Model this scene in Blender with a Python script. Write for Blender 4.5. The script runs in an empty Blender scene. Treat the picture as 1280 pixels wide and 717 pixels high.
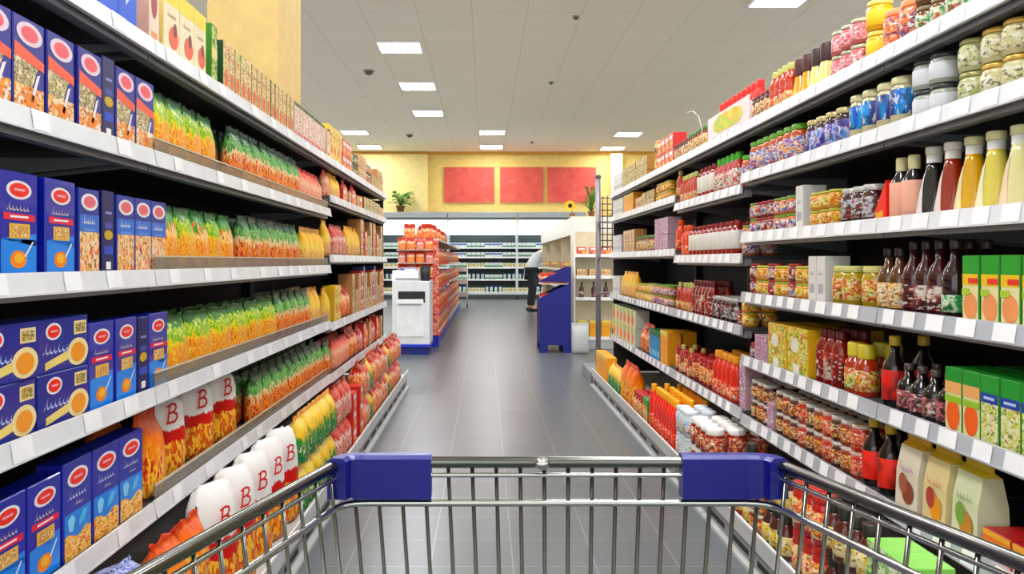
import bpy, bmesh, math, random
from mathutils import Vector, Matrix, Euler
random.seed(7)
SC = bpy.context.scene
COL = SC.collection
# ---------------------------------------------------------------- camera, world, exposure
H = 1.05                      # eye height
F = 1070.0                    # focal length in pixels of a 1280 wide frame
VX, VY = 607.0, 326.0         # vanishing point of the aisle
cam = bpy.data.cameras.new('camera'); camo = bpy.data.objects.new('camera', cam); COL.objects.link(camo)
camo.location = (0, 0, H); camo.rotation_euler = (math.pi/2, 0, 0)
cam.sensor_width = 36; cam.lens = F/1280*36
cam.shift_x = (640-VX)/1280; cam.shift_y = -(358.5-VY)/1280
cam.clip_start = 0.02
SC.camera = camo
w = bpy.data.worlds.new('world'); SC.world = w; w.use_nodes = True
w.node_tree.nodes['Background'].inputs[0].default_value = (.95, .98, 1, 1)
w.node_tree.nodes['Background'].inputs[1].default_value = 1.35
SC.view_settings.view_transform = 'Standard'; SC.view_settings.look = 'None'
SC.view_settings.gamma = 1; SC.view_settings.use_curve_mapping = False
SC.view_settings.exposure = 0.62
LAMP = 28.0

# ---------------------------------------------------------------- materials
def lin(c):
    return tuple((v/12.92 if v <= .04045 else ((v+.055)/1.055)**2.4) for v in c)
def C(h):
    c = [int(h[i:i+2], 16)/255 for i in (0, 2, 4)]; g_ = .3*c[0]+.59*c[1]+.11*c[2]
    k = 1.0 if max(c)-min(c) < .16 else 1.22      # printed inks are stronger than their averaged swatches
    return lin(tuple(min(1, max(0, g_+(v-g_)*k)) for v in c))
MATS = {}
def M(hexc, rough=.45, metal=0, coat=0):
    k = (hexc, rough, metal, coat)
    if k in MATS: return MATS[k]
    m = bpy.data.materials.new('paint_'+hexc); m.use_nodes = True
    nt = m.node_tree; b = nt.nodes['Principled BSDF']
    b.inputs['Roughness'].default_value = rough; b.inputs['Metallic'].default_value = metal
    b.inputs['Coat Weight'].default_value = coat
    c = C(hexc)
    n = nt.nodes.new('ShaderNodeTexNoise'); n.inputs['Scale'].default_value = 9
    tc = nt.nodes.new('ShaderNodeTexCoord'); nt.links.new(tc.outputs['Object'], n.inputs['Vector'])
    r = nt.nodes.new('ShaderNodeValToRGB')
    r.color_ramp.elements[0].position = .3; r.color_ramp.elements[1].position = .7
    r.color_ramp.elements[0].color = (*[v*.93 for v in c], 1); r.color_ramp.elements[1].color = (*[min(1, v*1.05) for v in c], 1)
    nt.links.new(n.outputs['Fac'], r.inputs[0]); nt.links.new(r.outputs[0], b.inputs['Base Color'])
    MATS[k] = m; return m
def PM(cols, scale=60, stretch=(1, 1, 1), rough=.4):
    """busy printed artwork: cells of the given colours"""
    k = ('pm', tuple(cols), scale, stretch, rough)
    if k in MATS: return MATS[k]
    m = bpy.data.materials.new('print_'+cols[0]); m.use_nodes = True
    nt = m.node_tree; b = nt.nodes['Principled BSDF']; b.inputs['Roughness'].default_value = rough
    tc = nt.nodes.new('ShaderNodeTexCoord'); mp = nt.nodes.new('ShaderNodeMapping'); mp.inputs['Scale'].default_value = stretch
    nt.links.new(tc.outputs['Object'], mp.inputs['Vector'])
    oi = nt.nodes.new('ShaderNodeObjectInfo')
    mu = nt.nodes.new('ShaderNodeMath'); mu.operation = 'MULTIPLY'; mu.inputs[1].default_value = 3.0
    nt.links.new(oi.outputs['Random'], mu.inputs[0]); nt.links.new(mu.outputs[0], mp.inputs['Location'])
    n = nt.nodes.new('ShaderNodeTexNoise'); n.inputs['Scale'].default_value = scale; n.inputs['Detail'].default_value = 1.5
    nt.links.new(mp.outputs[0], n.inputs['Vector'])
    r = nt.nodes.new('ShaderNodeValToRGB'); r.color_ramp.interpolation = 'LINEAR'
    el = r.color_ramp.elements
    N = len(cols)
    while len(el) < N: el.new(.5)
    for i, c in enumerate(cols):
        el[i].position = .33+.34*i/max(1, N-1); el[i].color = (*C(c), 1)
    nt.links.new(n.outputs['Fac'], r.inputs[0]); nt.links.new(r.outputs[0], b.inputs['Base Color'])
    # small pale and dark flecks of lettering over the artwork
    n3 = nt.nodes.new('ShaderNodeTexNoise'); n3.inputs['Scale'].default_value = max(70, scale*2.2); n3.inputs['Detail'].default_value = 2
    mp3 = nt.nodes.new('ShaderNodeMapping'); mp3.inputs['Scale'].default_value = (1, 1, 1.8); nt.links.new(mp.outputs[0], mp3.inputs['Vector']); nt.links.new(mp3.outputs[0], n3.inputs['Vector'])
    prev = r.outputs[0]
    if scale >= 14:
        for op, th_, cc in (('GREATER_THAN', .6, (.85, .82, .74, 1)), ('LESS_THAN', .395, (.035, .02, .015, 1))):
            q = nt.nodes.new('ShaderNodeMath'); q.operation = op; q.inputs[1].default_value = th_; nt.links.new(n3.outputs['Fac'], q.inputs[0])
            q2 = nt.nodes.new('ShaderNodeMath'); q2.operation = 'MULTIPLY'; q2.inputs[1].default_value = .75; nt.links.new(q.outputs[0], q2.inputs[0])
            mx = nt.nodes.new('ShaderNodeMix'); mx.data_type = 'RGBA'; nt.links.new(q2.outputs[0], mx.inputs['Factor']); nt.links.new(prev, mx.inputs[6]); mx.inputs[7].default_value = cc
            prev = mx.outputs[2]
    nt.links.new(prev, b.inputs['Base Color']); b.inputs['Specular IOR Level'].default_value = .35
    MATS[k] = m; return m
def bag_mat(name, bands, ncols, scale=22, split=.52, sx=5, amp=.6):
    """bag film: bands = [(z, hex)] up the height; below split pasta showing in ncols streaks"""
    m = bpy.data.materials.new(name); m.use_nodes = True
    nt = m.node_tree; b = nt.nodes['Principled BSDF']; b.inputs['Roughness'].default_value = .38; b.inputs['Specular IOR Level'].default_value = .3
    tc = nt.nodes.new('ShaderNodeTexCoord'); oi = nt.nodes.new('ShaderNodeObjectInfo')
    mp = nt.nodes.new('ShaderNodeMapping'); nt.links.new(tc.outputs['Generated'], mp.inputs['Vector'])
    mu = nt.nodes.new('ShaderNodeMath'); mu.operation = 'MULTIPLY'; mu.inputs[1].default_value = 9
    nt.links.new(oi.outputs['Random'], mu.inputs[0]); nt.links.new(mu.outputs[0], mp.inputs['Location'])
    mp.inputs['Scale'].default_value = (sx, 2, 2.2)
    n1 = nt.nodes.new('ShaderNodeTexNoise'); n1.inputs['Scale'].default_value = 3.0; n1.inputs['Detail'].default_value = 3
    nt.links.new(mp.outputs[0], n1.inputs['Vector'])
    n2 = nt.nodes.new('ShaderNodeTexNoise'); n2.inputs['Scale'].default_value = scale/5; n2.inputs['Detail'].default_value = 2
    nt.links.new(mp.outputs[0], n2.inputs['Vector'])
    sp = nt.nodes.new('ShaderNodeSeparateXYZ'); nt.links.new(tc.outputs['Generated'], sp.inputs[0])
    ma = nt.nodes.new('ShaderNodeMath'); ma.operation = 'MULTIPLY_ADD'; ma.inputs[1].default_value = amp
    nt.links.new(n1.outputs['Fac'], ma.inputs[0]); nt.links.new(sp.outputs['Z'], ma.inputs[2])
    sb = nt.nodes.new('ShaderNodeMath'); sb.operation = 'SUBTRACT'; sb.inputs[1].default_value = amp/2
    nt.links.new(ma.outputs[0], sb.inputs[0])
    r = nt.nodes.new('ShaderNodeValToRGB'); el = r.color_ramp.elements
    while len(el) < len(bands): el.new(.5)
    for i, (z, c) in enumerate(bands): el[i].position = z; el[i].color = (*C(c), 1)
    r.color_ramp.interpolation = 'LINEAR'; nt.links.new(sb.outputs[0], r.inputs[0])
    r2 = nt.nodes.new('ShaderNodeValToRGB'); el = r2.color_ramp.elements
    while len(el) < len(ncols): el.new(.5)
    for i, c in enumerate(ncols): el[i].position = .35+.3*i/(len(ncols)-1); el[i].color = (*C(c), 1)
    nt.links.new(n2.outputs['Fac'], r2.inputs[0])
    st = nt.nodes.new('ShaderNodeMath'); st.operation = 'LESS_THAN'; st.inputs[1].default_value = split
    nt.links.new(sb.outputs[0], st.inputs[0])
    mx = nt.nodes.new('ShaderNodeMix'); mx.data_type = 'RGBA'
    nt.links.new(st.outputs[0], mx.inputs['Factor']); nt.links.new(r.outputs[0], mx.inputs[6]); nt.links.new(r2.outputs[0], mx.inputs[7])
    nt.links.new(mx.outputs[2], b.inputs['Base Color'])
    return m
def emis(name, hexc, s):
    m = bpy.data.materials.new(name); m.use_nodes = True; b = m.node_tree.nodes['Principled BSDF']
    b.inputs['Base Color'].default_value = (*C(hexc), 1); b.inputs['Emission Color'].default_value = (*C(hexc), 1)
    b.inputs['Emission Strength'].default_value = s; return m

# ---------------------------------------------------------------- mesh building
class PB:
    def __init__(s): s.v = []; s.f = []; s.m = []; s.sm = []; s.mats = []
    def mi(s, m):
        if m not in s.mats: s.mats.append(m)
        return s.mats.index(m)
    def add(s, vs, fs, m, smooth=False):
        o = len(s.v); s.v += [tuple(v) for v in vs]; k = s.mi(m)
        for f in fs: s.f.append([i+o for i in f]); s.m.append(k); s.sm.append(smooth)
        return s
    def box(s, x0, y0, z0, x1, y1, z1, m, c=0):
        if c <= 0:
            v = [(x0,y0,z0),(x1,y0,z0),(x1,y1,z0),(x0,y1,z0),(x0,y0,z1),(x1,y0,z1),(x1,y1,z1),(x0,y1,z1)]
            return s.add(v, [(0,3,2,1),(4,5,6,7),(0,1,5,4),(1,2,6,5),(2,3,7,6),(3,0,4,7)], m)
        X = (x0, x1); Y = (y0, y1); Z = (z0, z1); v = []; idx = {}
        for i in (0, 1):
            for j in (0, 1):
                for k in (0, 1):
                    dx = c*(1-2*i); dy = c*(1-2*j); dz = c*(1-2*k)
                    for a, p in (('x', (X[i], Y[j]+dy, Z[k]+dz)), ('y', (X[i]+dx, Y[j], Z[k]+dz)), ('z', (X[i]+dx, Y[j]+dy, Z[k]))):
                        idx[(i, j, k, a)] = len(v); v.append(p)
        f = []
        for i in (0, 1):
            f.append([idx[(i, a, b, 'x')] for a, b in ((0,0),(1,0),(1,1),(0,1))][::(1 if i else -1)])
            f.append([idx[(a, i, b, 'y')] for a, b in ((0,0),(1,0),(1,1),(0,1))][::(-1 if i else 1)])
            f.append([idx[(a, b, i, 'z')] for a, b in ((0,0),(1,0),(1,1),(0,1))][::(1 if i else -1)])
        for a in (0, 1):
            for b in (0, 1):
                f.append([idx[(a,b,0,'x')], idx[(a,b,1,'x')], idx[(a,b,1,'y')], idx[(a,b,0,'y')]])
                f.append([idx[(a,0,b,'x')], idx[(a,1,b,'x')], idx[(a,1,b,'z')], idx[(a,0,b,'z')]])
                f.append([idx[(0,a,b,'y')], idx[(1,a,b,'y')], idx[(1,a,b,'z')], idx[(0,a,b,'z')]])
        for i in (0, 1):
            for j in (0, 1):
                for k in (0, 1): f.append([idx[(i,j,k,'x')], idx[(i,j,k,'y')], idx[(i,j,k,'z')]])
        ctr = Vector(((x0+x1)/2, (y0+y1)/2, (z0+z1)/2)); g = []
        for q in f:
            p = [Vector(v[t]) for t in q]; n = (p[1]-p[0]).cross(p[2]-p[0])
            g.append(q if n.dot(sum(p, Vector())/len(p)-ctr) > 0 else q[::-1])
        return s.add(v, g, m)
    def lathe(s, prof, seg, m, cx=0, cy=0, smooth=True, sq=0):
        """prof: list of (r, z[, mat]) from bottom to top"""
        v = []; n = len(prof)
        for p in prof:
            for i in range(seg):
                a = 2*math.pi*(i+.5)/seg; r = p[0]
                if sq: r = r/((abs(math.cos(a))**sq+abs(math.sin(a))**sq)**(1/sq))
                v.append((cx+r*math.cos(a), cy+r*math.sin(a), p[1]))
        o = len(s.v); s.v += v
        for j in range(n-1):
            k = s.mi(prof[j][2] if len(prof[j]) > 2 else m)
            for i in range(seg):
                i2 = (i+1) % seg
                s.f.append([o+j*seg+i, o+j*seg+i2, o+(j+1)*seg+i2, o+(j+1)*seg+i]); s.m.append(k); s.sm.append(smooth)
        k = s.mi(m)
        s.f.append([o+i for i in range(seg)][::-1]); s.m.append(k); s.sm.append(False)
        k = s.mi(prof[-2][2] if len(prof[-2]) > 2 else m)
        s.f.append([o+(n-1)*seg+i for i in range(seg)]); s.m.append(k); s.sm.append(False)
        return s
    def tube(s, pts, r, m, seg=8, caps=True):
        pts = [Vector(p) for p in pts]; n = len(pts); o = len(s.v); prev = None
        for i, p in enumerate(pts):
            t = (pts[min(i+1, n-1)]-pts[max(i-1, 0)]).normalized()
            if prev is None: u = t.orthogonal().normalized()
            else: u = (prev-t*prev.dot(t)).normalized()
            prev = u; w_ = t.cross(u)
            rr = r[i] if isinstance(r, (list, tuple)) else r
            for k in range(seg):
                a = 2*math.pi*k/seg; s.v.append(tuple(p+(u*math.cos(a)+w_*math.sin(a))*rr))
        km = s.mi(m)
        for i in range(n-1):
            for k in range(seg):
                k2 = (k+1) % seg
                s.f.append([o+i*seg+k, o+i*seg+k2, o+(i+1)*seg+k2, o+(i+1)*seg+k]); s.m.append(km); s.sm.append(True)
        if caps:
            s.f.append([o+k for k in range(seg)][::-1]); s.m.append(km); s.sm.append(False)
            s.f.append([o+(n-1)*seg+k for k in range(seg)]); s.m.append(km); s.sm.append(False)
        return s
    # flat artwork printed on the front face (local -Y)
    def rect(s, x0, z0, x1, z1, y, m): return s.add([(x0,y,z0),(x1,y,z0),(x1,y,z1),(x0,y,z1)], [(0,1,2,3)], m)
    def poly(s, pts, y, m): return s.add([(x,y,z) for x, z in pts], [tuple(range(len(pts)))], m)
    def oval(s, cx, cz, rx, rz, y, m, n=20):
        return s.poly([(cx+rx*math.cos(2*math.pi*i/n), cz+rz*math.sin(2*math.pi*i/n)) for i in range(n)], y, m)
    def merge(s, other):
        o = len(s.v); s.v += other.v
        for f, k, q in zip(other.f, other.m, other.sm):
            s.f.append([i+o for i in f]); s.m.append(s.mi(other.mats[k])); s.sm.append(q)
        return s
    def mesh(s, name):
        me = bpy.data.meshes.new(name); me.from_pydata(s.v, [], s.f)
        for m in s.mats: me.materials.append(m)
        me.polygons.foreach_set('material_index', s.m); me.polygons.foreach_set('use_smooth', s.sm)
        me.update(); return me
def obj(name, pb, parent=None, loc=None, rz=0):
    me = pb.mesh(name) if isinstance(pb, PB) else pb
    o = bpy.data.objects.new(name, me); COL.objects.link(o)
    if parent is not None: o.parent = parent
    if loc: o.location = loc
    if rz: o.rotation_euler.z = rz
    return o
def tag(o, label, cat, group=None):
    o['label'] = label; o['category'] = cat
    if group: o['group'] = group
    return o
def thing(name, label, cat, loc=(0, 0, 0), rz=0, group=None):
    o = bpy.data.objects.new(name, None); COL.objects.link(o); o.location = loc; o.rotation_euler.z = rz
    o.empty_display_size = .1
    return tag(o, label, cat, group)
def struct(name, pb):
    o = obj(name, pb); o['kind'] = 'structure'; return o

# ---------------------------------------------------------------- the room
CZ = H+3.1; XL, XR, YB, YF = -8.5, 9.5, 24.3, -3.0
TILE = .285; CT = .6875
def grid_mat(name, size, off, base, grout, rough, gw, noise=.08, coat=0):
    m = bpy.data.materials.new(name); m.use_nodes = True; nt = m.node_tree; b = nt.nodes['Principled BSDF']
    tc = nt.nodes.new('ShaderNodeTexCoord'); mp = nt.nodes.new('ShaderNodeMapping')
    mp.inputs['Location'].default_value = (-off[0]/size, -off[1]/size, 0); mp.inputs['Scale'].default_value = (1/size, 1/size, 1)
    nt.links.new(tc.outputs['Object'], mp.inputs['Vector'])
    br = nt.nodes.new('ShaderNodeTexBrick'); br.offset = 0; br.squash = 1
    br.inputs['Scale'].default_value = 1; br.inputs['Brick Width'].default_value = 1; br.inputs['Row Height'].default_value = 1
    br.inputs['Mortar Size'].default_value = gw/2/size; br.inputs['Mortar Smooth'].default_value = .1
    c = C(base); br.inputs['Color1'].default_value = (*[v*(1-noise) for v in c], 1); br.inputs['Color2'].default_value = (*[v*(1+noise) for v in c], 1)
    br.inputs['Mortar'].default_value = (*C(grout), 1)
    nt.links.new(mp.outputs[0], br.inputs['Vector'])
    n = nt.nodes.new('ShaderNodeTexNoise'); n.inputs['Scale'].default_value = 1.1; n.inputs['Detail'].default_value = 4
    nt.links.new(tc.outputs['Object'], n.inputs['Vector'])
    mr = nt.nodes.new('ShaderNodeMapRange'); mr.inputs[3].default_value = rough-.015; mr.inputs[4].default_value = rough+.015
    nt.links.new(n.outputs['Fac'], mr.inputs[0]); nt.links.new(mr.outputs[0], b.inputs['Roughness'])
    nt.links.new(br.outputs['Color'], b.inputs['Base Color'])
    return m
fl = grid_mat('grey_floor_tiles', TILE, (.0945, .095), '5d6263', '85868a', .3, .005, .05)
ce = grid_mat('ceiling_tiles', CT, (-1.2+CT/2, 12.4+CT/2), 'fdf3df', 'e4d8c2', .8, .009, .006)
yel = M('dfc67e', .7); yel2 = M('e6c765', .7)
struct('floor', PB().box(XL, YF, -.1, XR, YB+.6, 0, fl))
struct('ceiling', PB().box(XL, YF, CZ, XR, YB+.6, CZ+.1, ce))
b = PB().box(XL, YB, 0, XR, YB+.2, CZ, yel)
struct('wall_back', b)
# other three sides unseen: posts and sill, gaps opened to let world light in
for nm, (ax, ay, bx_, by) in (('left', (XL-.2, YF, XL, YB)), ('right', (XR, YF, XR+.2, YB)), ('front', (XL, YF-.2, XR, YF))):
    q = PB().box(ax, ay, 0, bx_, by, .5, M('d8d2c0', .7)).box(ax, ay, CZ-.3, bx_, by, CZ, M('d8d2c0', .7))
    n_ = 6
    for i_ in range(n_+1):
        if nm == 'front':
            xx = ax+(bx_-ax-.2)*i_/n_; q.box(xx, ay, .5, xx+.2, by, CZ-.3, M('d8d2c0', .7))
        else:
            yy = ay+(by-ay-.2)*i_/n_; q.box(ax, yy, .5, bx_, yy+.2, CZ-.3, M('d8d2c0', .7))
    struct('wall_'+nm, q)
struct('trim_1', PB().box(XL, YB-.04, CZ-.09, XR, YB, CZ, M('c79a48', .6)))
struct('trim_2', PB().box((535-VX)/F*YB-2.6, YB-.16, 2.4, (535-VX)/F*YB, YB, CZ-.09, M('e6d498', .7)))
struct('trim_3', PB().box((762-VX)/F*YB, YB-.3, 2.4, (776-VX)/F*YB, YB, CZ-.09, M('f5e9bd', .7)))
# column behind the left shelving
col = PB().box(-1.83, 5.62, 0, -1.36, 6.3, CZ, M('ccb27a', .7), .004)
struct('wall_column', col)
# red panels on the back wall
def panel_mat():
    return PM(['b8504a', 'c45c52', 'bd564c', 'c9675c'], 3, (1, 1, 1), .6)
for i, (a, c, d) in enumerate(((555, 618, 'leftmost'), (625, 679, 'middle'), (684, 745, 'rightmost'))):
    x0, x1 = (a-VX)/F*YB, (c-VX)/F*YB; z0, z1 = H+(VY-253)/F*YB, H+(VY-209)/F*YB
    t = thing('wall_panel', 'coral red rectangular panel on the yellow back wall, %s of three' % d, 'wall panel', ((x0+x1)/2, YB-.02, z0), 0, 'red panels on the back wall')
    hw = (x1-x0)/2
    obj('panel_face', PB().box(-hw+.03, -.03, .03, hw-.03, -.005, z1-z0-.03, panel_mat()), t)
    fr = PB(); fm = M('b8634a', .5)
    fr.box(-hw, -.04, 0, hw, 0.015, .03, fm); fr.box(-hw, -.04, z1-z0-.03, hw, 0.015, z1-z0, fm)
    fr.box(-hw, -.04, .03, -hw+.03, 0.015, z1-z0-.03, fm); fr.box(hw-.03, -.04, .03, hw, 0.015, z1-z0-.03, fm)
    obj('panel_frame', fr, t)

# ceiling lamps, flush with the tiles
lampm = emis('lamp_diffuser', 'f8faff', LAMP)
def lamp(x, y, label, group):
    t = thing('ceiling_light', label, 'ceiling light', (x, y, CZ), 0, group)
    a = CT/2-.02
    obj('diffuser', PB().box(-a+.03, -a+.03, -.015, a-.03, a-.03, -.004, lampm), t)
    f = PB(); wm = M('f4f1ea', .5)
    f.box(-a, -a, -.02, a, -a+.03, 0, wm); f.box(-a, a-.03, -.02, a, a, 0, wm)
    f.box(-a, -a+.03, -.02, -a+.03, a-.03, 0, wm); f.box(a-.03, -a+.03, -.02, a, a-.03, 0, wm)
    obj('frame', f, t)
seen = [(-1.24, 12.4, 'nearest and largest of the row above the left shelves'), (-1.2, 15.15, 'second in the row above the left shelves'),
        (-1.2, 17.9, 'third in the row above the left shelves'), (-3.15, 20.6, 'nearer of the two at far left'), (-3.15, 23.2, 'farther of the two at far left'),
        (.155, 20.6, 'nearer of the pair above the aisle centre'), (.155, 23.2, 'farther of the pair above the aisle centre'),
        (3.48, 20.9, 'nearer of the pair at far right'), (3.48, 23.5, 'farther of the pair at far right'), (3.49, 10.1, 'cut by the top of the picture')]
for x, y, d in seen: lamp(x, y, 'square white ceiling light, '+d, 'visible ceiling lights')
for x in (-1.2, .86):  # unseen lamps added for light; left row follows the visible grid
    for y in (.1, 1.4, 4.15, 6.9, 9.0):
        lamp(x, y, 'unseen ceiling light added above the near aisle, %s side, %s' % ('left' if x < 0 else 'right', {.1:'behind the camera',1.4:'closest ahead of the camera', 4.15:'second ahead', 6.9:'third ahead', 9.0:'fourth ahead'}[y]), 'added ceiling lights above the near aisle')
lamp(3.49, 4.6, 'square white ceiling light beyond the right shelves near the camera', 'ceiling lights beyond the shelves')
lamp(-4.0, 5.0, 'added square white ceiling light beyond the left shelves near the camera', 'ceiling lights beyond the shelves')  # this lamp and the next two are unseen, added for more light
lamp(6.4, 16.0, 'added square white ceiling light far out to the right side', 'ceiling lights beyond the shelves')
lamp(-6.0, 14.0, 'added square white ceiling light far out to the left side', 'ceiling lights beyond the shelves')
for px, py, d in ((461, 88, 'left of the nearest ceiling light'), (512, 168, 'between the left lights and the aisle pair'), (689, 102, 'right of the aisle centre'), (665, 177, 'small one near the back wall'), (720, 20, 'topmost one in the picture')):
    Y = 3.1*F/(VY-py); r = .09 if px < 600 else .045
    t = thing('smoke_detector', 'small dark round ceiling detector, '+d, 'smoke detector', ((px-VX)/F*Y, Y, CZ), 0, 'ceiling detectors')
    obj('base', PB().lathe([(r, -.02), (r, 0)], 16, M('a59c8c')), t)
    obj('dome', PB().lathe([(r*.3, -.02-r*.6), (r*.6, -.02-r*.45), (r*.8, -.02)], 16, M('5d564c')), t)

# ---------------------------------------------------------------- shelving
WL, WR, BL, BR = .82, 1.05, .644, .897
ZL = [1.583, 1.308, 1.01, .716, .431]; ZL3 = [1.583, 1.386, 1.066, .70, .425]
ZR = [1.597, 1.39, 1.147, .905, .648, .405]
ZRm = [1.597, 1.35, 1.063, .766, .42]; ZRf = [1.597, 1.40, 1.10, .766, .42]
BASEZ = .14
rail = M('e2e3e4', .35); railR = M('e2e3e4', .35); railR2 = M('b4b7bc', .35); tagm = M('f6f6f6', .4); dark = M('232323', .5); shaded_deck = M('55565a', .45, .3); grey = M('8b8d90', .4, .2)  # deck metal darkened: shade under the shelves is put into its colour
blackm = M('101010', .7); lite = M('c8cac8', .4)
def clear():
    m = bpy.data.materials.new('clear_plastic'); m.use_nodes = True; nt = m.node_tree; nt.nodes.clear()
    o = nt.nodes.new('ShaderNodeOutputMaterial'); mx = nt.nodes.new('ShaderNodeMixShader'); mx.inputs[0].default_value = .42
    t = nt.nodes.new('ShaderNodeBsdfTransparent'); g = nt.nodes.new('ShaderNodeBsdfPrincipled'); g.inputs['Base Color'].default_value = (*C('9a978a'), 1); g.inputs['Roughness'].default_value = .15
    nt.links.new(t.outputs[0], mx.inputs[1]); nt.links.new(g.outputs[0], mx.inputs[2]); nt.links.new(mx.outputs[0], o.inputs[0]); return m
clearm = clear()
def unit(side, y0, y1, zs, label, fence=(), end=False):
    """one bay of gondola shelving; local frame is the world's, origin at its base"""
    s = -1 if side == 'L' else 1
    W, B = (WL, BL) if side == 'L' else (WR, BR)
    D = .48; bx = W+D
    t = thing('shelving_unit', label, 'shelving', (s*bx, y0, 0), 0, ('left' if side == 'L' else 'right')+' row of shelving')
    def X(a): return s*(a-bx)            # distance from aisle centre line -> local x
    L = y1-y0; g = .004
    def bxx(pb, a0, a1, ya, yb, z0, z1, m, c=0):
        xa, xb = sorted((X(a0), X(a1))); pb.box(xa, ya, z0, xb, yb, z1, m, c); return pb
    top = zs[0]+.0
    obj('back_panel', bxx(PB(), bx-.02, bx, g, L-g, .0, top+.02, blackm), t)
    for ya in (g, L-.034):
        obj('upright', bxx(PB(), bx-.06, bx-.021, ya, ya+.03, .1, top+.02, dark), t)
    if end: obj('end_panel', bxx(bxx(PB(), W+.03, bx-.021, L-.014, L-.005, BASEZ-.02, zs[0]-.03, M('d4d4d0', .5)), W+.03, bx-.021, L-.0165, L-.014, BASEZ-.02, zs[0]-.03, dark), t)
    base = bxx(PB(), B+.03, bx-.02, g, L-g, .0, BASEZ-.055, dark)
    bb = obj('base', base, t)
    kp = bxx(PB(), B+.012, B+.03, g, L-g, .012, BASEZ-.06, grey)
    for k in range(int(L/.3)):           # punched slots in the kick plate
        bxx(kp, B+.0105, B+.013, .06+k*.3, .06+k*.3+.2, .03, .05, blackm)
    bxx(kp, B-.01, B+.02, g, L-g, .0, .014, lite)
    obj('kick_plate', kp, bb)
    tr = bxx(PB(), B+.012, bx-.02, g, L-g, BASEZ-.05, BASEZ-.03, lite)
    tr_o = obj('shelf', tr, t)
    obj('price_rail', bxx(bxx(PB(), B, B+.01, g, L-g, BASEZ-.055, BASEZ+.004, lite), B-.002, B+.002, g, L-g, BASEZ, BASEZ+.008, M('f2f2f2', .3)), tr_o)
    for i, z in enumerate(zs):
        sh = PB(); bxx(sh, W+.012, bx-.021, g, L-g, z-.006, z+.01, shaded_deck)
        bxx(sh, W+.02, W+.05, g, L-g, z-.034, z-.006, grey)
        so = obj('shelf', sh, t)
        for ya in (.035, L-.05):
            br = PB(); xa, xb = X(W+.06), X(bx-.06)
            v = []
            for yy in (ya, ya+.012): v += [(xa, yy, z-.007), (xb, yy, z-.007), (xb, yy, z-.06), (xa, yy, z-.02)]
            br.add(v, [(0,1,2,3),(7,6,5,4),(0,4,5,1),(1,5,6,2),(2,6,7,3),(3,7,4,0)], grey)
            obj('bracket', br, so)
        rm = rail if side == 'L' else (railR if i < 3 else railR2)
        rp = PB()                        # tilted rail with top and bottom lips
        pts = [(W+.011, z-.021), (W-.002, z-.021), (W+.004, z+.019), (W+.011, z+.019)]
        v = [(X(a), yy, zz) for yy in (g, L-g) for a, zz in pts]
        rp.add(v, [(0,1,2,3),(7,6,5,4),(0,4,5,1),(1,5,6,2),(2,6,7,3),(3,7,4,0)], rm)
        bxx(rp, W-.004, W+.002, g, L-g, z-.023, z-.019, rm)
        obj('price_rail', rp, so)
        rnd = random.Random(int(y0*100)+i*7+(0 if side == 'L' else 50))
        y = .05+rnd.random()*.1; n = 0
        while y < L-.1 and n < 24:
            wdt = rnd.choice([.06, .068, .075]); tg = PB()
            aa = [(W-.0035, z-.0185), (W+.0025, z+.0185)]
            v = [(X(a-dx), yy, zz) for dx in (0, .0012) for yy in (y, y+wdt) for a, zz in aa]
            tg.add(v, [(0,1,3,2),(6,7,5,4),(0,4,5,1),(2,3,7,6),(0,2,6,4),(1,5,7,3)], tagm)
            if i < 5 or rnd.random() < 2: obj('price_tag', tg, so)
            y += wdt+rnd.choice([.045, .055, .065] if side == 'R' else [.12, .2, .3]); n += 1
        if i in fence:
            obj('plastic_fence', bxx(bxx(PB(), W+.014, W+.0165, .03, L-.03, z+.012, z+.05, clearm), W+.012, W+.0185, .03, L-.03, z+.05, z+.054, M('c9c0a6', .3)), so)
    return t
JL = [.9, 2.13, 4.55, 7.13]; JR = [1.06, 2.30, 3.53, 4.78, 6.01, 7.25]
unit('L', JL[0], JL[1], ZL, 'black-backed shelving bay of blue pasta boxes, nearest at left')
unit('L', JL[1], JL[2], ZL, 'middle bay of left shelving with clear plastic fences', (1, 2, 3, 4))
unit('L', JL[2], JL[3], ZL3, 'far bay of left shelving ending beside the white cabinet', end=True)
for i, (zz, d) in enumerate(((ZR, 'nearest bay of right shelving holding green boxes and dark bottles'), (ZR, 'second bay of right shelving holding stacked sauce jars'),
                    (ZRm, 'third bay of right shelving with white-labelled red bottles'), (ZRf, 'fourth bay of right shelving, two before the end'), (ZRf, 'last bay of right shelving beside the grey post'))):
    unit('R', JR[i], JR[i+1], zz, d, end=(i == 4))

# ---------------------------------------------------------------- product kinds
KINDS = {}
class Kind:
    def __init__(s, name, desc, cat, w, d, h, parts, pitch=None):
        s.name, s.desc, s.cat, s.w, s.d, s.h = name, desc, cat, w, d, h
        s.parts = parts; s.pitch = pitch or w*1.04
        s.me = None
    def build(s):
        if s.me is None:
            s.me = [(n, p.mesh(n)) for n, p in s.parts]
            j = PB()
            for n, p in s.parts: j.merge(p)
            s.joined = j.mesh(s.name)
    def place(s, loc, rz, label, group, detail, tilt=None, sc=1):
        s.build()
        if detail and len(s.me) > 1:
            r = bpy.data.objects.new(s.name, s.me[0][1]); COL.objects.link(r)
            for n, m in s.me[1:]:
                c = bpy.data.objects.new(n, m); COL.objects.link(c); c.parent = r
        else:
            r = bpy.data.objects.new(s.name, s.joined); COL.objects.link(r)
        r.location = loc; r.rotation_euler = (tilt[0] if tilt else 0, tilt[1] if tilt else 0, rz)
        if sc < 1: r.scale = (1, 1, sc)
        r['label'] = label; r['category'] = s.cat; r['group'] = group
        return r
def K(key, *a, **k): KINDS[key] = Kind(*a, **k)

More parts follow.
